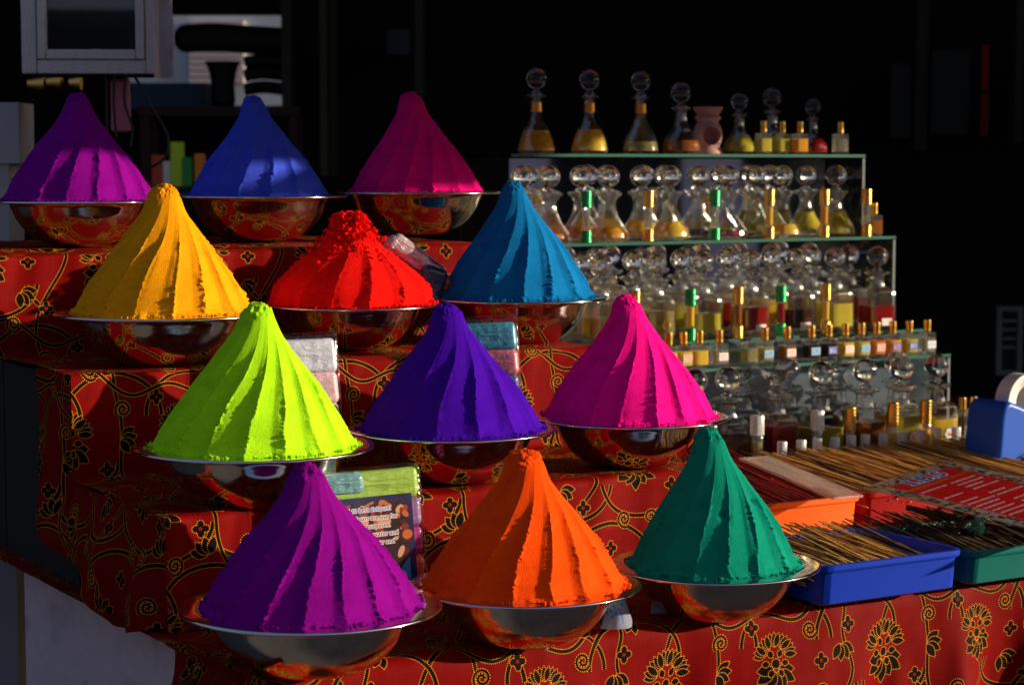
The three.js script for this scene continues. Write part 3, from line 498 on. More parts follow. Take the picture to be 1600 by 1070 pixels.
// ------------------------------------------------------------------ mirrored glass stand
const TT = { top: 1.45, two: 1.33, sq: 1.21, three: 1.125 }, HH = { top: .022, two: -.181, sq: -.405, three: -.4606, low: -.665 }, SL = 1.2, SR = 2.25;
{
  const o = thing('perfume_stand', 'stepped glass and mirror stand crowded with perfume bottles', 'display stand');
  const plate = (s0, s1, t0, t1, h) => { part('glass_shelf', boxS(s0, s1, t0 + .002, t1, h - .007, h), PLATE, o); part('shelf_edge', boxS(s0, s1, t0, t0 + .0019, h - .007, h), EDGE, o); };
  plate(SL, SR, TT.top, 1.66, HH.top); plate(SL - .06, SR, TT.two, 1.60, HH.two); plate(SL, SR, TT.sq, 1.50, HH.sq); plate(SL, SR, TT.three, 1.205, HH.three);
  const mir = (t, h0, h1) => part('mirror_panel', boxS(SL + .002, SR - .008, t, t + .006, h0, h1), MIRROR, o);
  mir(1.60, HH.two + .001, HH.top - .011); mir(1.50, HH.sq + .001, HH.two - .011); part('mirror_panel', boxS(SL - .004, SL - .001, TT.top + .004, 1.6, HH.two + .001, HH.top - .011), MIRROR, o);
  const GREYG = std([.12, .155, .19], .04, { metalness: .4 });
  for (const [t, a, b] of [[1.2, HH.three + .001, HH.sq - .011], [1.19, HH.low + .001, HH.three - .011]]) part('grey_panel', boxS(SL + .002, SR - .008, t, t + .006, a, b), GREYG, o);
  const LIT = phys({ color: rgb(.2, .24, .24), roughness: .2, clearcoat: 1, clearcoatRoughness: .1 });
  for (const [t, a, b] of [[TT.top, HH.two, HH.top], [TT.two, HH.sq, HH.two], [TT.three, HH.low, HH.three]]) part('panel_edge', boxS(SR - .0065, SR + .0005, t + .0021, t + .0039, a + .001, b - .0095), LIT, o);
  part('side_glass', boxS(SR - .006, SR, TT.top + .004, 1.65, HH.two + .001, HH.top - .0105), PLATE, o);
  part('side_glass', boxS(SR - .006, SR, TT.two + .004, 1.58, HH.sq + .001, HH.two - .0105), PLATE, o);
  part('side_glass', boxS(SR - .006, SR, TT.three + .004, 1.19, HH.low + .001, HH.three - .0105), PLATE, o);
  part('base_board', boxS(SL, SR + .1, .9, 1.8, H1 + .001, HH.low), DARKWOOD, o);
  part('back_board', boxS(SL, SR, 1.68, 1.69, HH.low, HH.top - .02), DARK, o);
}

// ------------------------------------------------------------------ bottles
const smoothR = (pts, n = 60) => { const c = new THREE.CatmullRomCurve3(pts.map(([r, y, q]) => new THREE.Vector3(r, y, q ?? 0)), false, 'centripetal').getPoints(n); return c.map((p) => [Math.max(p.x, 0), p.y, clamp(p.z)]); };
function loft(rings, seg = 44) {                    // rings: [radius, y, squareness 0..1]
  const pos = [], idx = [], n = rings.length;
  for (const [r, y, q] of rings) for (let i = 0; i < seg; i++) { const a = i / seg * 2 * Math.PI + Math.PI / seg, c = Math.cos(a), s = Math.sin(a), e = lerp(2, 9, q), k = Math.pow(Math.pow(Math.abs(c), e) + Math.pow(Math.abs(s), e), -1 / e); pos.push(r * c * k, y, r * s * k); }
  for (let j = 0; j < n - 1; j++) for (let i = 0; i < seg; i++) { const a = j * seg + i, b = j * seg + (i + 1) % seg, c = a + seg, d = b + seg; idx.push(a, c, b, b, c, d); }
  const cap = (j, up) => { const c = pos.length / 3; pos.push(0, rings[j][1], 0); for (let i = 0; i < seg; i++) { const a = j * seg + i, b = j * seg + (i + 1) % seg; up ? idx.push(c, b, a) : idx.push(c, a, b); } };
  if (rings[0][0] > 1e-5) cap(0, false); if (rings[n - 1][0] > 1e-5) cap(n - 1, true);
  const g = new THREE.BufferGeometry(); g.setAttribute('position', new THREE.Float32BufferAttribute(pos, 3)); g.setIndex(idx);
  const f = toCreasedNormals(g, .6); return f;
}
function vessel(outer, wall, floorT, level, n = 60) {   // hollow glass with liquid up to the level
  const o = smoothR(outer, n), top = o[o.length - 1];
  const inner = o.filter((p) => p[1] > floorT && p[0] > wall * 1.4).map((p) => [p[0] - wall, p[1], p[2]]);
  const rings = [...o, ...inner.slice().reverse(), [inner[0][0] * .55, floorT - .0005, inner[0][2]]];
  const liq = inner.filter((p) => p[1] < level).map((p) => [p[0] + .0002, p[1], p[2]]);
  const L = liq.length > 1 ? loft([[liq[0][0] * .55, floorT - .0003, liq[0][2]], ...liq, [liq[liq.length - 1][0], level, liq[0][2]]], 36) : null;
  return { glass: loft(rings), liquid: L };
}
const ballStopper = (r, stem, y) => mergeGeometries([new THREE.IcosahedronGeometry(r * 1.04, 4).translate(0, y + stem + r * .93, 0), loft(smoothR([[stem * .35, y - .018], [stem * .42, y], [r * .62, y + .002], [r * .55, y + .006], [r * .34, y + stem * .6], [r * .45, y + stem + r * .1]], 20), 24)].map((g) => { g.deleteAttribute('uv'); return g.index ? g.toNonIndexed() : g; }));
const flareStopper = (y) => loft(smoothR([[.009, y - .015], [.011, y], [.018, y + .003], [.012, y + .014], [.012, y + .02], [.032, y + .042], [.034, y + .047], [.026, y + .046], [.008, y + .03]], 30), 32);
const TYPES = {
  tall: { shape: [[.03, 0], [.041, .001], [.045, .007], [.044, .016], [.038, .04], [.027, .065], [.016, .084], [.0125, .1], [.0125, .122], [.014, .13], [.024, .1345], [.0245, .138], [.018, .1395]], wall: .003, floor: .008, stop: [.0235, .016, .139] },
  flask: { shape: [[.036, 0], [.044, .002], [.0485, .009], [.047, .018], [.04, .03], [.028, .048], [.0195, .068], [.017, .08], [.0185, .095], [.026, .105], [.031, .1085], [.031, .112], [.024, .1135]], wall: .003, floor: .006, stop: [.025, .014, .113] },
  square: { shape: [[.03, 0, .9], [.0345, .001, 1], [.036, .006, 1], [.036, .05, 1], [.036, .078, 1], [.0345, .089, .8], [.026, .1, .35], [.019, .107, 0], [.0175, .118, 0], [.019, .127, 0], [.029, .132, 0], [.0325, .1345, 0], [.0325, .138, 0], [.024, .139, 0]], wall: .0032, floor: .007, stop: [.0245, .014, .139] },
  low: { shape: [[.032, 0], [.04, .002], [.044, .012], [.042, .026], [.03, .045], [.017, .062], [.0135, .085], [.0145, .094], [.022, .099], [.0225, .1025], [.016, .104]], wall: .003, floor: .007, stop: [.0215, .012, .103] },
};
const built = {};
function vesselOf(type, level) { const k = type + level.toFixed(3); const T = TYPES[type]; return built[k] ??= vessel(T.shape, T.wall, T.floor, level); }
const stopOf = {}; for (const k in TYPES) { const [r, st, y] = TYPES[k].stop; stopOf[k] = ballStopper(r, st, y); }
const flareGeo = flareStopper(.139);
const bandGeo = new THREE.CylinderGeometry(.0135, .0142, .022, 28, 1, true);
const CUT = []; // facet bumps pressed into the base of some bottles
function flowerGeo(R) { const q = []; for (let k = 0; k < 6; k++) { const a = k / 6 * 2 * Math.PI; q.push(new THREE.CylinderGeometry(R * .42, R * .42, .0008, 14).rotateX(Math.PI / 2).translate(Math.cos(a) * R * .6, Math.sin(a) * R * .6, 0)); } return mergeGeometries(q); }
const FLOWER = flowerGeo(.012), HEARTG = new THREE.CylinderGeometry(.0055, .0055, .0012, 14).rotateX(Math.PI / 2).translate(0, 0, .0004);
const LN = { amber: 'amber', golden: 'golden', pale: 'pale yellow', red: 'dark red', brown: 'brown', dark: 'near black', olive: 'olive', clear: 'clear', orange: 'orange' };
const COUNT = ['first', 'second', 'third', 'fourth', 'fifth', 'sixth', 'seventh', 'eighth', 'ninth', 'tenth', 'eleventh', 'twelfth', 'thirteenth', 'fourteenth', 'fifteenth'];
function bottle(type, liq, level, px, t, h, label, o = {}) {
  const p = atRow(px, t, h), v = vesselOf(type, level);
  const b = thing('perfume_bottle', label, 'bottle', p.toArray(), TH + (o.turn ?? 0), 'stoppered perfume bottles on the stand'); if (o.scale) b.scale.setScalar(o.scale);
  part('glass_body', v.glass, o.heavy ? GLASS : THIN, b); if (v.liquid && liq) part('liquid', v.liquid, LIQ[liq], b);
  if (!o.open) part('stopper', o.flare ? flareGeo : stopOf[type], GLASS, b);
  if (type === 'tall') part('neck_band', bandGeo, std([.75, .28, .05], .3, { metalness: .8 }), b, [0, .11, 0]);
  if (o.flower) { const f = part('printed_flower', FLOWER, std(o.flower, .6), b, [o.fx ?? .006, .034, .0366]); part('flower_heart', HEARTG, std([.75, .25, .03], .6), f); }
  if (o.sticker) { part('sticker', new THREE.BoxGeometry(.03, .018, .0008), std(o.sticker, .5), b, [.004, .016, .0368]); }
  return b;
}
// top shelf
[[838, 'amber', .055, 'tall amber decanter standing leftmost on the top glass shelf'], [921, 'golden', .058, 'second tall golden decanter on the top glass shelf'], [1001, 'pale', .03, 'tall decanter of pale liquid beside the brown flask, top shelf']].forEach(([px, l, lv, lab], i) => bottle('tall', l, lv, px, 1.56, HH.top, lab, { turn: i * .7 }));
bottle('low', 'brown', .03, 1064, 1.55, HH.top, 'brown liquid flask beside the pink oil burner, top shelf', { scale: 1.12 });
bottle('low', 'olive', .05, 1155, 1.58, HH.top, 'dark olive flask right of the pink oil burner, top shelf', { scale: .98 });
bottle('low', 'olive', .045, 1206, 1.6, HH.top, 'olive flask behind two gold capped vials, top shelf', { scale: 1.08 });
bottle('low', 'red', .045, 1270, 1.6, HH.top, 'small dark red flask near the right end, top shelf', { scale: .92 });
// second shelf: conical flasks, two staggered rows
[['back', 1.525, [[815, 'amber'], [907, 'orange'], [1001, 'golden'], [1092, 'dark'], [1180, 'pale'], [1259, 'olive']]], ['front', 1.42, [[858, 'orange'], [951, 'amber'], [1047, 'golden'], [1137, 'red'], [1222, 'golden'], [1306, 'olive']]]].forEach(([row, t, list]) =>
  list.forEach(([px, l], i) => bottle('flask', l, .02 + .012 * ((i * 7 + 3) % 3) + (l === 'olive' ? .014 : 0), px, t, HH.two, `conical flask of ${LN[l]} liquid, ${COUNT[i]} from left, ${row} row of second shelf`, { turn: i })));
// square bottles under the second shelf
[['back', 1.42, [[908, 'clear'], [988, 'pale'], [1063, 'olive'], [1135, 'red'], [1203, 'golden'], [1267, 'dark'], [1326, 'red']]], ['front', 1.305, [[939, 'pale'], [1024, 'pale'], [1097, 'olive'], [1172, 'red'], [1243, 'dark'], [1304, 'olive'], [1370, 'red']]]].forEach(([row, t, list]) =>
  list.forEach(([px, l], i) => bottle('square', l, row === 'back' ? .07 : .055 + .01 * (i % 2), px, t, HH.sq, `square shouldered bottle of ${LN[l]} liquid, ${COUNT[i]} from left, ${row} row of third shelf`, { turn: .1 * Math.sin(i * 3), sticker: row === 'front' && (i === 3 || i === 4 || i === 6) ? [.7, .62, .62] : null, flower: row === 'front' && i === 1 ? [.8, .55, .1] : null })));
// large bottles on the base
[['back', 1.1, [[1160, 'clear', 1], [1230, 'olive'], [1308, 'dark', 1], [1400, 'olive']]], ['front', 1.0, [[1085, 'dark'], [1136, 'dark'], [1212, 'red', 1], [1282, 'olive'], [1350, 'brown'], [1407, 'olive'], [1462, 'golden']]]].forEach(([row, t, list]) =>
  list.forEach(([px, l, fl], i) => bottle('square', l, .065 + .006 * (i % 3), px, t, HH.low, `large square bottle of ${LN[l]} liquid, ${COUNT[i]} from left, ${row} row at stand foot`, { heavy: 1, flare: fl, scale: 1.1, flower: [3, 5, 6].includes(i) && row === 'front' ? [.5, .6, .75] : null })));

// roll-on vials, small bottles, clear vials
const vialGlass = loft([[.0108, .026, 0], [.0112, .028, 0], [.0112, .078, 0], [.0105, .082, 0], [.0085, .082, 0], [.0085, .03, 0]], 28), vialLiq = new THREE.CylinderGeometry(.0086, .0086, .044, 24).translate(0, .054, 0);
const ribCap = (r, y0, y1) => { const pts = [[0, y0], [r * .94, y0]]; const n = 7; for (let i = 0; i < n; i++) { const a = lerp(y0, y1, (i + .1) / n), b = lerp(y0, y1, (i + .7) / n); pts.push([r, a], [r, b], [r * .94, b + .0006]); } pts.push([r * .9, y1], [0, y1]); return new THREE.LatheGeometry(pts.map((p) => new THREE.Vector2(...p)), 28); };
const capTop = ribCap(.0128, .079, .118), capBase = ribCap(.0128, 0, .028);
function vial(px, t, h, cap, liq, label, scale = 1) {
  const b = thing('roll_on_vial', label, 'vial', atRow(px, t, h).toArray(), TH, 'slim vials with metal caps'); b.scale.setScalar(scale);
  part('glass_body', vialGlass, THIN, b); part('liquid', vialLiq, LIQ[liq], b); part('cap', capTop, cap, b); part('base_cap', capBase, cap, b);
}
[[916, GREENCAP, 'clear', 'slim green capped vial leftmost on the second shelf edge'], [1013, GOLD, 'clear', 'slim gold capped vial leftmost on the second shelf edge'], [1117, GREENCAP, 'clear', 'slim green capped vial in the middle of the second shelf edge'], [1202, GOLD, 'golden', 'slim gold capped vial right of the green one, second shelf edge'], [1288, GOLD, 'amber', 'slim gold capped vial near the right of the second shelf edge'], [1354, GOLD, 'clear', 'slim gold capped vial at the right end of the second shelf']].forEach(([px, c, l, lab]) => vial(px, 1.355, HH.two, c, l, lab));
[[992, GOLD, 'golden', 'slim gold capped vial half hidden behind the pink cone tip'], [1079, GREENCAP, 'golden', 'slim green capped vial left on the third shelf edge'], [1153, GOLD, 'brown', 'slim gold capped vial between the green ones, third shelf edge'], [1220, GREENCAP, 'red', 'slim green capped vial right on the third shelf edge'], [1290, GOLD, 'golden', 'slim gold capped vial right of both green ones, third shelf edge']].forEach(([px, c, l, lab]) => vial(px, 1.235, HH.sq, c, l, lab));
const boxBottle = vessel([[.014, 0, .9], [.0165, .001, 1], [.0172, .004, 1], [.0172, .03, 1], [.0172, .044, 1], [.016, .049, .7], [.009, .053, .1], [.0075, .056, 0], [.0075, .06, 0]], .002, .006, .04, 40);
const smallCap = new THREE.LatheGeometry([[0, .055], [.0085, .055], [.009, .056], [.009, .062], [.0084, .0625], [.009, .063], [.009, .083], [.008, .085], [0, .085]].map((p) => new THREE.Vector2(...p)), 28);
function labelTex(bg, fg, seed) { const c = document.createElement('canvas'); c.width = 96; c.height = 64; const g = c.getContext('2d'), R = rng(seed); g.fillStyle = bg; g.fillRect(0, 0, 96, 64); g.fillStyle = fg; for (let r = 0; r < 3; r++) for (let x = 10; x < 80; x += 6 + R() * 14) g.fillRect(x, 12 + r * 16 + R() * 3, 4 + R() * 9, 7); const t = new THREE.CanvasTexture(c); t.colorSpace = THREE.SRGBColorSpace; return t; }
const LABELS = [['#e8d4d0', '#a03040'], ['#7fb4d8', '#20406a'], ['#2a4a9a', '#d0e0f0'], ['#d8b0a0', '#902020'], ['#5a3a8a', '#c0b0e0'], ['#e0e4e8', '#2a5aa0']].map(([a, b], i) => std(0xffffff, .5, { map: labelTex(a, b, i + 3) }));
function smallBottle(px, t, h, liq, lab, label, scale = 1, cap = GOLD) {
  const b = thing('small_bottle', label, 'bottle', atRow(px, t, h).toArray(), TH, 'small gold capped perfume bottles'); b.scale.setScalar(scale);
  part('glass_body', boxBottle.glass, THIN, b); if (liq) part('liquid', boxBottle.liquid, LIQ[liq], b); if (cap) part('cap', smallCap, cap, b);
  if (lab != null) part('paper_label', new THREE.BoxGeometry(.026, .018, .0007), LABELS[lab], b, [0, .024, .0177]);
}
[[1045, 'golden', null], [1068, 'golden', 3], [1093, 'golden', null], [1124, 'clear', 0], [1195, 'pale', 1], [1230, 'brown', 0], [1268, 'dark', 1], [1295, 'dark', 2], [1321, 'golden', 0], [1346, 'olive', 1], [1370, 'orange', 3], [1395, 'amber', 4], [1421, 'olive', 2], [1449, 'clear', 5]].forEach(([px, l, lb], i) => smallBottle(px, 1.158, HH.three, l, lb, `small gold capped bottle of ${LN[l]} liquid, ${COUNT[i]} from left on the lowest shelf`, .98));
smallBottle(1171, 1.16, HH.three, 'pale', null, 'small uncapped pale bottle standing alone on the lowest shelf', .95, null);
[[1193, 1.50, 'olive', 'small gold capped vial left of the olive flask, top shelf'], [1222, 1.52, 'olive', 'small gold capped vial right of the olive flask, top shelf'], [1250, 1.50, 'amber', 'small gold capped amber vial beside the red flask, top shelf'], [1313, 1.50, 'clear', 'small clear gold capped vial at the right end, top shelf']].forEach(([px, t, l, lab]) => smallBottle(px, t, HH.top, l, null, lab, .98));
smallBottle(1366, 1.36, HH.two, 'brown', null, 'small gold capped brown bottle at the right end, second shelf', .98);
// tall vials at the foot of the stand
const tallGlass = loft([[.011, 0, 0], [.0125, .001, 0], [.0125, .06, 0], [.011, .064, 0], [.0095, .064, 0], [.0095, .006, 0], [.004, .005, 0]], 28), tallLiq = new THREE.CylinderGeometry(.0097, .0097, .045, 24).translate(0, .029, 0);
const CAPGLASS = phys({ color: rgb(.95, .95, .95), roughness: .2, transmission: .6, thickness: .01, ior: 1.5 });
const clearCap = loft([[.0125, .0645, 0], [.0135, .0655, 0], [.0135, .1, 0], [.0128, .102, 0]], 28), goldTallCap = ribCap(.0132, .0645, .115);
function tallVial(px, t, cap, liq, label, scale = 1, h = HH.low) { const b = thing('tall_vial', label, 'vial', atRow(px, t, h).toArray(), TH, 'tall vials at the foot of the stand'); b.scale.setScalar(scale); part('glass_body', tallGlass, THIN, b); part('liquid', tallLiq, LIQ[liq], b); part('cap', cap === GLASS ? clearCap : goldTallCap, cap === GLASS ? CAPGLASS : cap, b); }
tallVial(1183, .945, GLASS, 'pale', 'tall clear capped vial left of the dark red square bottle', 1.15); tallVial(1277, .945, GLASS, 'pale', 'tall clear capped vial before the olive square bottle', 1.15);
tallVial(1328, .945, GOLD, 'brown', 'tall gold capped vial leftmost before the large bottles', 1.05); tallVial(1395, .945, GOLD, 'olive', 'tall gold capped vial in the middle before the large bottles', 1.08); tallVial(1446, .945, GOLD, 'amber', 'tall gold capped vial rightmost before the large bottles', 1.08);
[1222, 1252, 1277, 1305, 1330, 1352, 1380, 1409, 1437, 1464, 1494, 1515].forEach((px, i) => tallVial(px, .88, GLASS, i % 3 ? 'pale' : 'clear', `short clear capped vial behind the incense sticks, ${COUNT[i]} from left`, .8, H1 + .004 + .03));
smallBottle(1504, 1.0, HH.low + .03, 'dark', null, 'small dark gold capped bottle left of the pair by the dispenser', 1); smallBottle(1521, 1.0, HH.low + .03, 'olive', null, 'small dark gold capped bottle nearest the blue dispenser', 1);
solo('wooden_block', boxS(sAt(1490, 1.0, HH.low), sAt(1540, 1.0, HH.low), .97, 1.05, HH.low, HH.low + .0295), DARKWOOD, 'dark wooden block under two small bottles by the dispenser', 'block');

{ // pink terracotta oil burner on the top shelf
  const pr = [[0, 0], [.036, 0], [.038, .006], [.034, .014], [.03, .02], [.036, .034], [.037, .05], [.033, .068], [.026, .08], [.031, .086], [.033, .092], [.027, .097], [.031, .104], [.036, .112], [.037, .117], [.033, .117], [.028, .11], [.012, .104], [0, .103]];
  const g = new THREE.LatheGeometry(new THREE.SplineCurve(pr.map((p) => new THREE.Vector2(...p))).getPoints(90).map((p) => new THREE.Vector2(Math.max(p.x, 0), p.y)), 48);
  const a = new Brush(g), b = new Brush(new THREE.CylinderGeometry(.023, .023, .08, 28).rotateX(Math.PI / 2)); b.position.set(0, .046, .034); b.updateMatrixWorld();
  const cut = new Evaluator(); cut.useGroups = false; cut.attributes = ['position', 'normal', 'uv'];
  const r = cut.evaluate(a, b, SUBTRACTION).geometry;
  const o = thing('oil_burner', 'pink terracotta oil burner with arched opening on the top shelf', 'oil burner', atRow(1106, 1.58, HH.top).toArray(), .25);
  part('body', r, std([.5, .25, .24], .7, { side: THREE.DoubleSide }), o);
}

// ------------------------------------------------------------------ trays, incense, card, tape dispenser
function trayGeo(w, d, h) {                          // rounded tray with flared walls and a rolled rim
  const ring = (inset, y) => [inset, y], prof = [[.012, 0], [.004, .004], [0, h - .012], [-.006, h - .011], [-.008, h - .006], [-.007, h], [.0005, h + .0005], [.003, h - .003], [.007, .008], [.016, .004]];
  const seg = 8, pos = [], idx = [], M = 4 * (seg + 1);
  for (const [ins, y] of prof) { const W2 = w / 2 - ins, D2 = d / 2 - ins, r = Math.max(.004, .02 - ins); for (let c = 0; c < 4; c++) for (let k = 0; k <= seg; k++) { const a = c * Math.PI / 2 + k / seg * Math.PI / 2, sx = [1, -1, -1, 1][c], sz = [1, 1, -1, -1][c]; pos.push(sx * (W2 - r) + r * Math.cos(a), y, sz * (D2 - r) + r * Math.sin(a)); } }
  const n = prof.length; for (let j = 0; j < n - 1; j++) for (let i = 0; i < M; i++) { const a = j * M + i, b = j * M + (i + 1) % M; idx.push(a, a + M, b, b, a + M, b + M); }
  for (const [j, up] of [[0, 0], [n - 1, 1]]) { const c = pos.length / 3; pos.push(0, prof[j][1], 0); for (let i = 0; i < M; i++) { const a = j * M + i, b = j * M + (i + 1) % M; up ? idx.push(c, b, a) : idx.push(c, a, b); } }
  const g = new THREE.BufferGeometry(); g.setAttribute('position', new THREE.Float32BufferAttribute(pos, 3)); g.setIndex(idx); return toCreasedNormals(g, .7);
}
function tray(s0, s1, t0, t1, col, label, h = .068) {
  const o = solo('plastic_tray', trayGeo(s1 - s0, t1 - t0, h), phys({ color: rgb(...col), roughness: .4, specularIntensity: .4 }), label, 'tray', W((s0 + s1) / 2, (t0 + t1) / 2, H1 + .004), TH, 'plastic trays on the counter');
  return o;
}
tray(.855, 1.15, -.095, .145, [.004, .035, .42], 'deep blue plastic tray of incense sticks at the cloth edge');
tray(1.18, 1.60, -.09, .16, [.004, .14, .12], 'teal plastic tray at the front right of the counter', .06);
tray(1.02, 1.385, .44, .70, [.85, .12, .008], 'orange plastic tray holding red incense behind the sea green cone');
tray(1.41, 1.78, .45, .70, [.35, .008, .006], 'dark red plastic tray right of the orange tray');
tray(1.97, 2.35, .55, .78, [.01, .35, .28], 'pale teal tray under the tape dispenser at the right edge', .06);
const stickGeo = new THREE.CylinderGeometry(.0009, .0009, 1, 5, 1).rotateX(Math.PI / 2), stickThick = new THREE.CylinderGeometry(.0013, .0013, 1, 5, 1).rotateX(Math.PI / 2);
function incense(label, n, s0, s1, tA, tB, hA, hB, cols, seed, spread = .06, layers = 3) {
  const R = rng(seed), o = thing('incense_bundle', label, 'incense', W((s0 + s1) / 2, (tA + tB) / 2, 0).toArray(), TH, 'bundles of incense sticks'), rest = cols.map(() => []), mats = cols.map((c) => std(c, .8));
  const inv = new THREE.Matrix4().makeRotationY(TH).setPosition(o.position).invert(), vis = 70;
  for (let i = 0; i < n; i++) {
    const layer = i < vis ? 1 : R(), s = lerp(s0, s1, (i < vis ? (i + R()) / vis : R())), jt = (R() - .5) * .07, a = W(s + (R() - .5) * spread * .3, tA + jt * .5, hA + layer * .006 * layers + R() * .004).applyMatrix4(inv), b = W(s + (R() - .5) * spread, tB + jt, hB + layer * .008 * layers + R() * .012).applyMatrix4(inv);
    const k = Math.floor(R() * cols.length), m = new THREE.Object3D(); m.position.copy(a).add(b).multiplyScalar(.5); m.lookAt(b.x, b.y, b.z); const L = a.distanceTo(b); m.scale.set(1, 1, L); m.updateMatrix();
    if (i < vis) { const q = part('stick', R() < .6 ? stickThick : stickGeo, mats[k], o); q.position.copy(m.position); q.quaternion.copy(m.quaternion); q.scale.copy(m.scale); }
    else rest[k].push(stickThick.clone().applyMatrix4(m.matrix));
  }
  rest.forEach((r, k) => { if (r.length) part('stick_layer', mergeGeometries(r), mats[k], o).userData.kind = 'stuff'; });
}
const TAN = [[.75, .4, .08], [.85, .5, .12], [.5, .25, .05], [.25, .11, .025], [.05, .025, .012]], REDS = [[.28, .008, .006], [.14, .006, .006], [.35, .012, .008], [.06, .008, .006]], DUSK = [[.035, .018, .015], [.07, .03, .015], [.3, .16, .05], [.02, .012, .012]];
incense('tan incense sticks fanned out in the deep blue tray', 230, .86, 1.13, -.07, .195, H1 + .03, H1 + .046, TAN, 3, .12);
incense('dark red incense sticks in the orange tray under plastic', 220, 1.05, 1.36, .47, .86, H1 + .035, H1 + .085, REDS, 4, .05);
incense('wide heap of tan incense sticks before the clear vials', 420, 1.42, 2.08, .46, .85, H1 + .04, H1 + .068, TAN, 5, .1, 3);
incense('dark incense sticks lying in the teal tray', 200, 1.2, 1.55, -.06, .22, H1 + .015, H1 + .045, DUSK, 6, .08);
{ // plastic sleeve over the red incense
  const a = onPlane(1166, 722, H1 + .115), b = onPlane(1312, 786, H1 + .075), dir = b.clone().sub(a), L = dir.length();
  const g = new RoundedBoxGeometry(.075, .006, L, 14, .0028), p = g.attributes.position; for (let i = 0; i < p.count; i++) p.setY(i, p.getY(i) + .012 * fbm(p.getX(i) * 45, p.getZ(i) * 22, 2, 3));
  g.computeVertexNormals();
  const o = solo('plastic_sleeve', g, phys({ color: rgb(.95, .74, .68), roughness: .18, transmission: .72, thickness: 0, clearcoat: .8, clearcoatRoughness: .15, bumpMap: rep(smudge, .4), bumpScale: .0015 }), 'crinkled pinkish plastic sleeve lying across the red incense', 'plastic sleeve', a.clone().add(b).multiplyScalar(.5).add(new THREE.Vector3(.015, .012, .01)));
  o.lookAt(b.clone().add(new THREE.Vector3(.015, .012, .01)));
  // small green glass bottle and a brown stick in the teal tray
  const c = onPlane(1528, 826, H1 + .06);
  const v = thing('green_bottle', 'small dark green glass bottle lying in the teal tray', 'bottle', c.toArray(), .9); v.rotation.z = 1.3;
  part('glass_body', loft(smoothR([[.008, 0], [.02, .003], [.022, .015], [.02, .035], [.009, .05], [.008, .06]], 30), 28), phys({ color: rgb(.03, .12, .09), roughness: .08, transmission: .8, thickness: .02, ior: 1.5 }), v);
  part('cap', new THREE.CylinderGeometry(.009, .009, .014, 18).translate(0, .066, 0), DARK, v);
  const s = atDepth(1490, 808, 3.75);
  const w = solo('wooden_rod', new THREE.CylinderGeometry(.005, .005, .17, 12).rotateZ(Math.PI / 2), std([.07, .025, .012], .7), 'brown wooden rod slanting across the teal tray', 'rod', s, -.2); w.rotation.z = -.18;
}
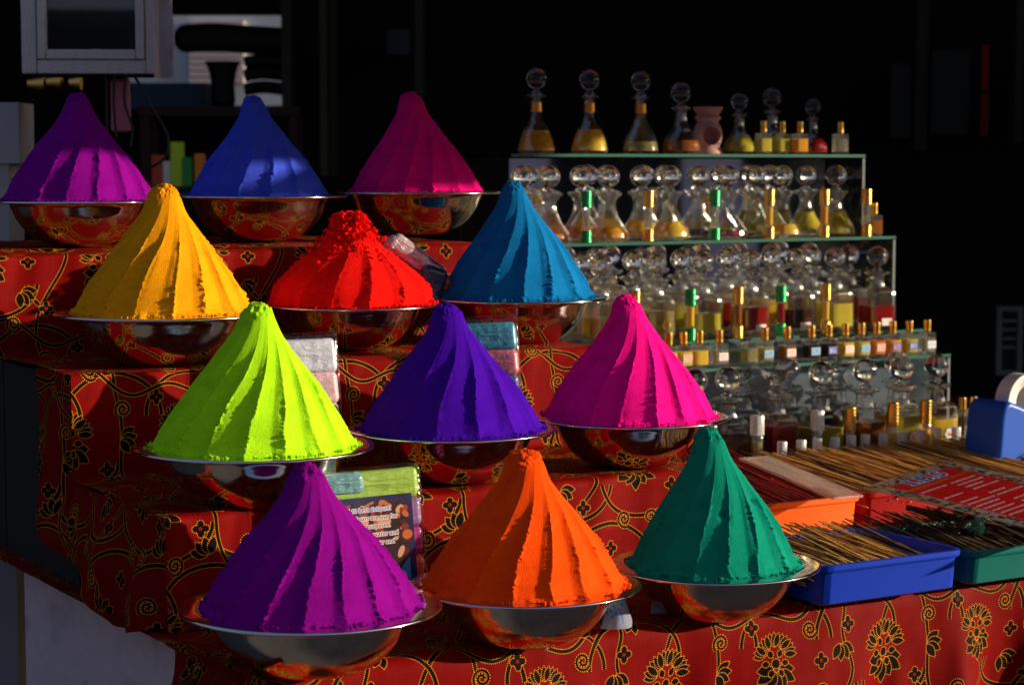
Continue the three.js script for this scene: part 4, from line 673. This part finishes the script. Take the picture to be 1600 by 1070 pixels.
{ // laminated red price card
  const P0 = onPlane(1342, 766, -.6), P1 = onPlane(1478, 722, -.568), P2 = onPlane(1600, 822, -.615);
  const X = P1.clone().sub(P0), wdt = X.length(); X.normalize(); const D = P2.clone().sub(P0); D.addScaledVector(X, -D.dot(X)).normalize(); const Nn = new THREE.Vector3().crossVectors(D.clone().negate(), X).negate(); const len = .52;
  const cv = document.createElement('canvas'); cv.width = 640; cv.height = Math.round(640 * len / wdt); const g = cv.getContext('2d'), Wd = cv.width, Hd = cv.height, R = rng(31);
  g.fillStyle = '#b9b2a6'; g.fillRect(0, 0, Wd, Hd);
  for (let i = 0; i < 900; i++) { const e = Math.floor(R() * 4), u = R(), x = e < 2 ? u * Wd : e === 2 ? 16 + R() * 66 : Wd - 16 - R() * 66, y = e === 0 ? 16 + R() * 90 : e === 1 ? Hd - 16 - R() * 90 : u * Hd; g.fillStyle = ['#d8a020', '#b03a20', '#405a20', '#e0c080', '#8a2040', '#caa8a0', '#5a3a1a'][Math.floor(R() * 7)]; g.beginPath(); g.ellipse(x, y, 8 + R() * 16, 6 + R() * 10, R() * 3, 0, 7); g.fill(); }
  g.fillStyle = '#ff0008'; g.fillRect(88, 96, Wd - 176, Hd - 200);
  g.textAlign = 'center'; g.font = 'bold 128px sans-serif'; g.lineWidth = 22; g.lineJoin = 'round'; g.strokeStyle = '#f0ecff'; g.fillStyle = '#2b4fb8'; g.strokeText('I.B.S', Wd / 2, 178); g.fillText('I.B.S', Wd / 2, 178);
  g.fillStyle = '#e07a18'; g.fillRect(110, 216, 420, 26); g.beginPath(); g.moveTo(110, 206); g.lineTo(110, 252); g.lineTo(60, 230); g.fill();
  g.fillStyle = '#fff0e4'; for (let col = 0; col < 2; col++) for (let r = 0; r < 26; r++) { if (R() < .12) continue; let x = 104 + col * 222, y = 290 + r * 50, e = x + 120 + R() * 80; while (x < e) { const w = 10 + R() * 30; g.fillRect(x, y, w, 15); x += w + 6; } }
  const tx = new THREE.CanvasTexture(cv); tx.colorSpace = THREE.SRGBColorSpace; tx.anisotropy = 8;
  const o = thing('price_card', 'laminated red price card with blue heading lying across the trays', 'card', P0.clone().addScaledVector(X, wdt / 2).addScaledVector(D, len / 2).toArray());
  o.quaternion.setFromRotationMatrix(new THREE.Matrix4().makeBasis(X, D.clone().negate(), new THREE.Vector3().crossVectors(X, D.clone().negate())));
  const bend = (z, inset) => { const q = new THREE.BoxGeometry(wdt - inset, len - inset, .0012, 8, 20, 1), p = q.attributes.position; for (let i = 0; i < p.count; i++) p.setZ(i, p.getZ(i) + z + .004 * Math.sin(p.getY(i) * 7)); q.computeVertexNormals(); return q; };
  part('print', bend(0, .012), std(0xffffff, .45, { map: tx }), o);
  part('laminate', bend(.0016, 0), phys({ color: 0xffffff, roughness: .12, transmission: 1, thickness: 0, ior: 1.25, bumpMap: rep(smudge, 1), bumpScale: .002 }), o);
}
{ // blue tape dispenser
  const p = onPlane(1572, 742, H1 + .03), o = thing('tape_dispenser', 'blue plastic tape dispenser with white tape roll at right edge', 'tape dispenser', p.toArray(), .62);
  const sh = new THREE.Shape(); sh.moveTo(-.075, 0); sh.lineTo(-.066, .1); sh.quadraticCurveTo(-.062, .152, -.045, .15); sh.lineTo(-.02, .142); sh.quadraticCurveTo(.03, .12, .09, .142); sh.lineTo(.15, .15); sh.quadraticCurveTo(.165, .15, .165, .13); sh.lineTo(.19, 0); sh.closePath();
  part('body', new THREE.ExtrudeGeometry(sh, { depth: .085, bevelEnabled: true, bevelThickness: .01, bevelSize: .01, bevelSegments: 4, curveSegments: 12 }).translate(0, .01, -.0425), phys({ color: rgb(.006, .08, .5), roughness: .35, specularIntensity: .5 }), o);
  const ring = new THREE.LatheGeometry([[.038, -.02], [.062, -.02], [.0625, -.0185], [.0625, .0185], [.062, .02], [.038, .02], [.038, -.02]].map((q) => new THREE.Vector2(...q)), 48).rotateX(Math.PI / 2);
  const roll = part('tape_roll', ring, std([.8, .72, .68], .5), o, [.045, .16, 0]);
  part('core', new THREE.CylinderGeometry(.0375, .0375, .042, 32).rotateX(Math.PI / 2), DARK, roll);
}
renderer.render(scene, camera);
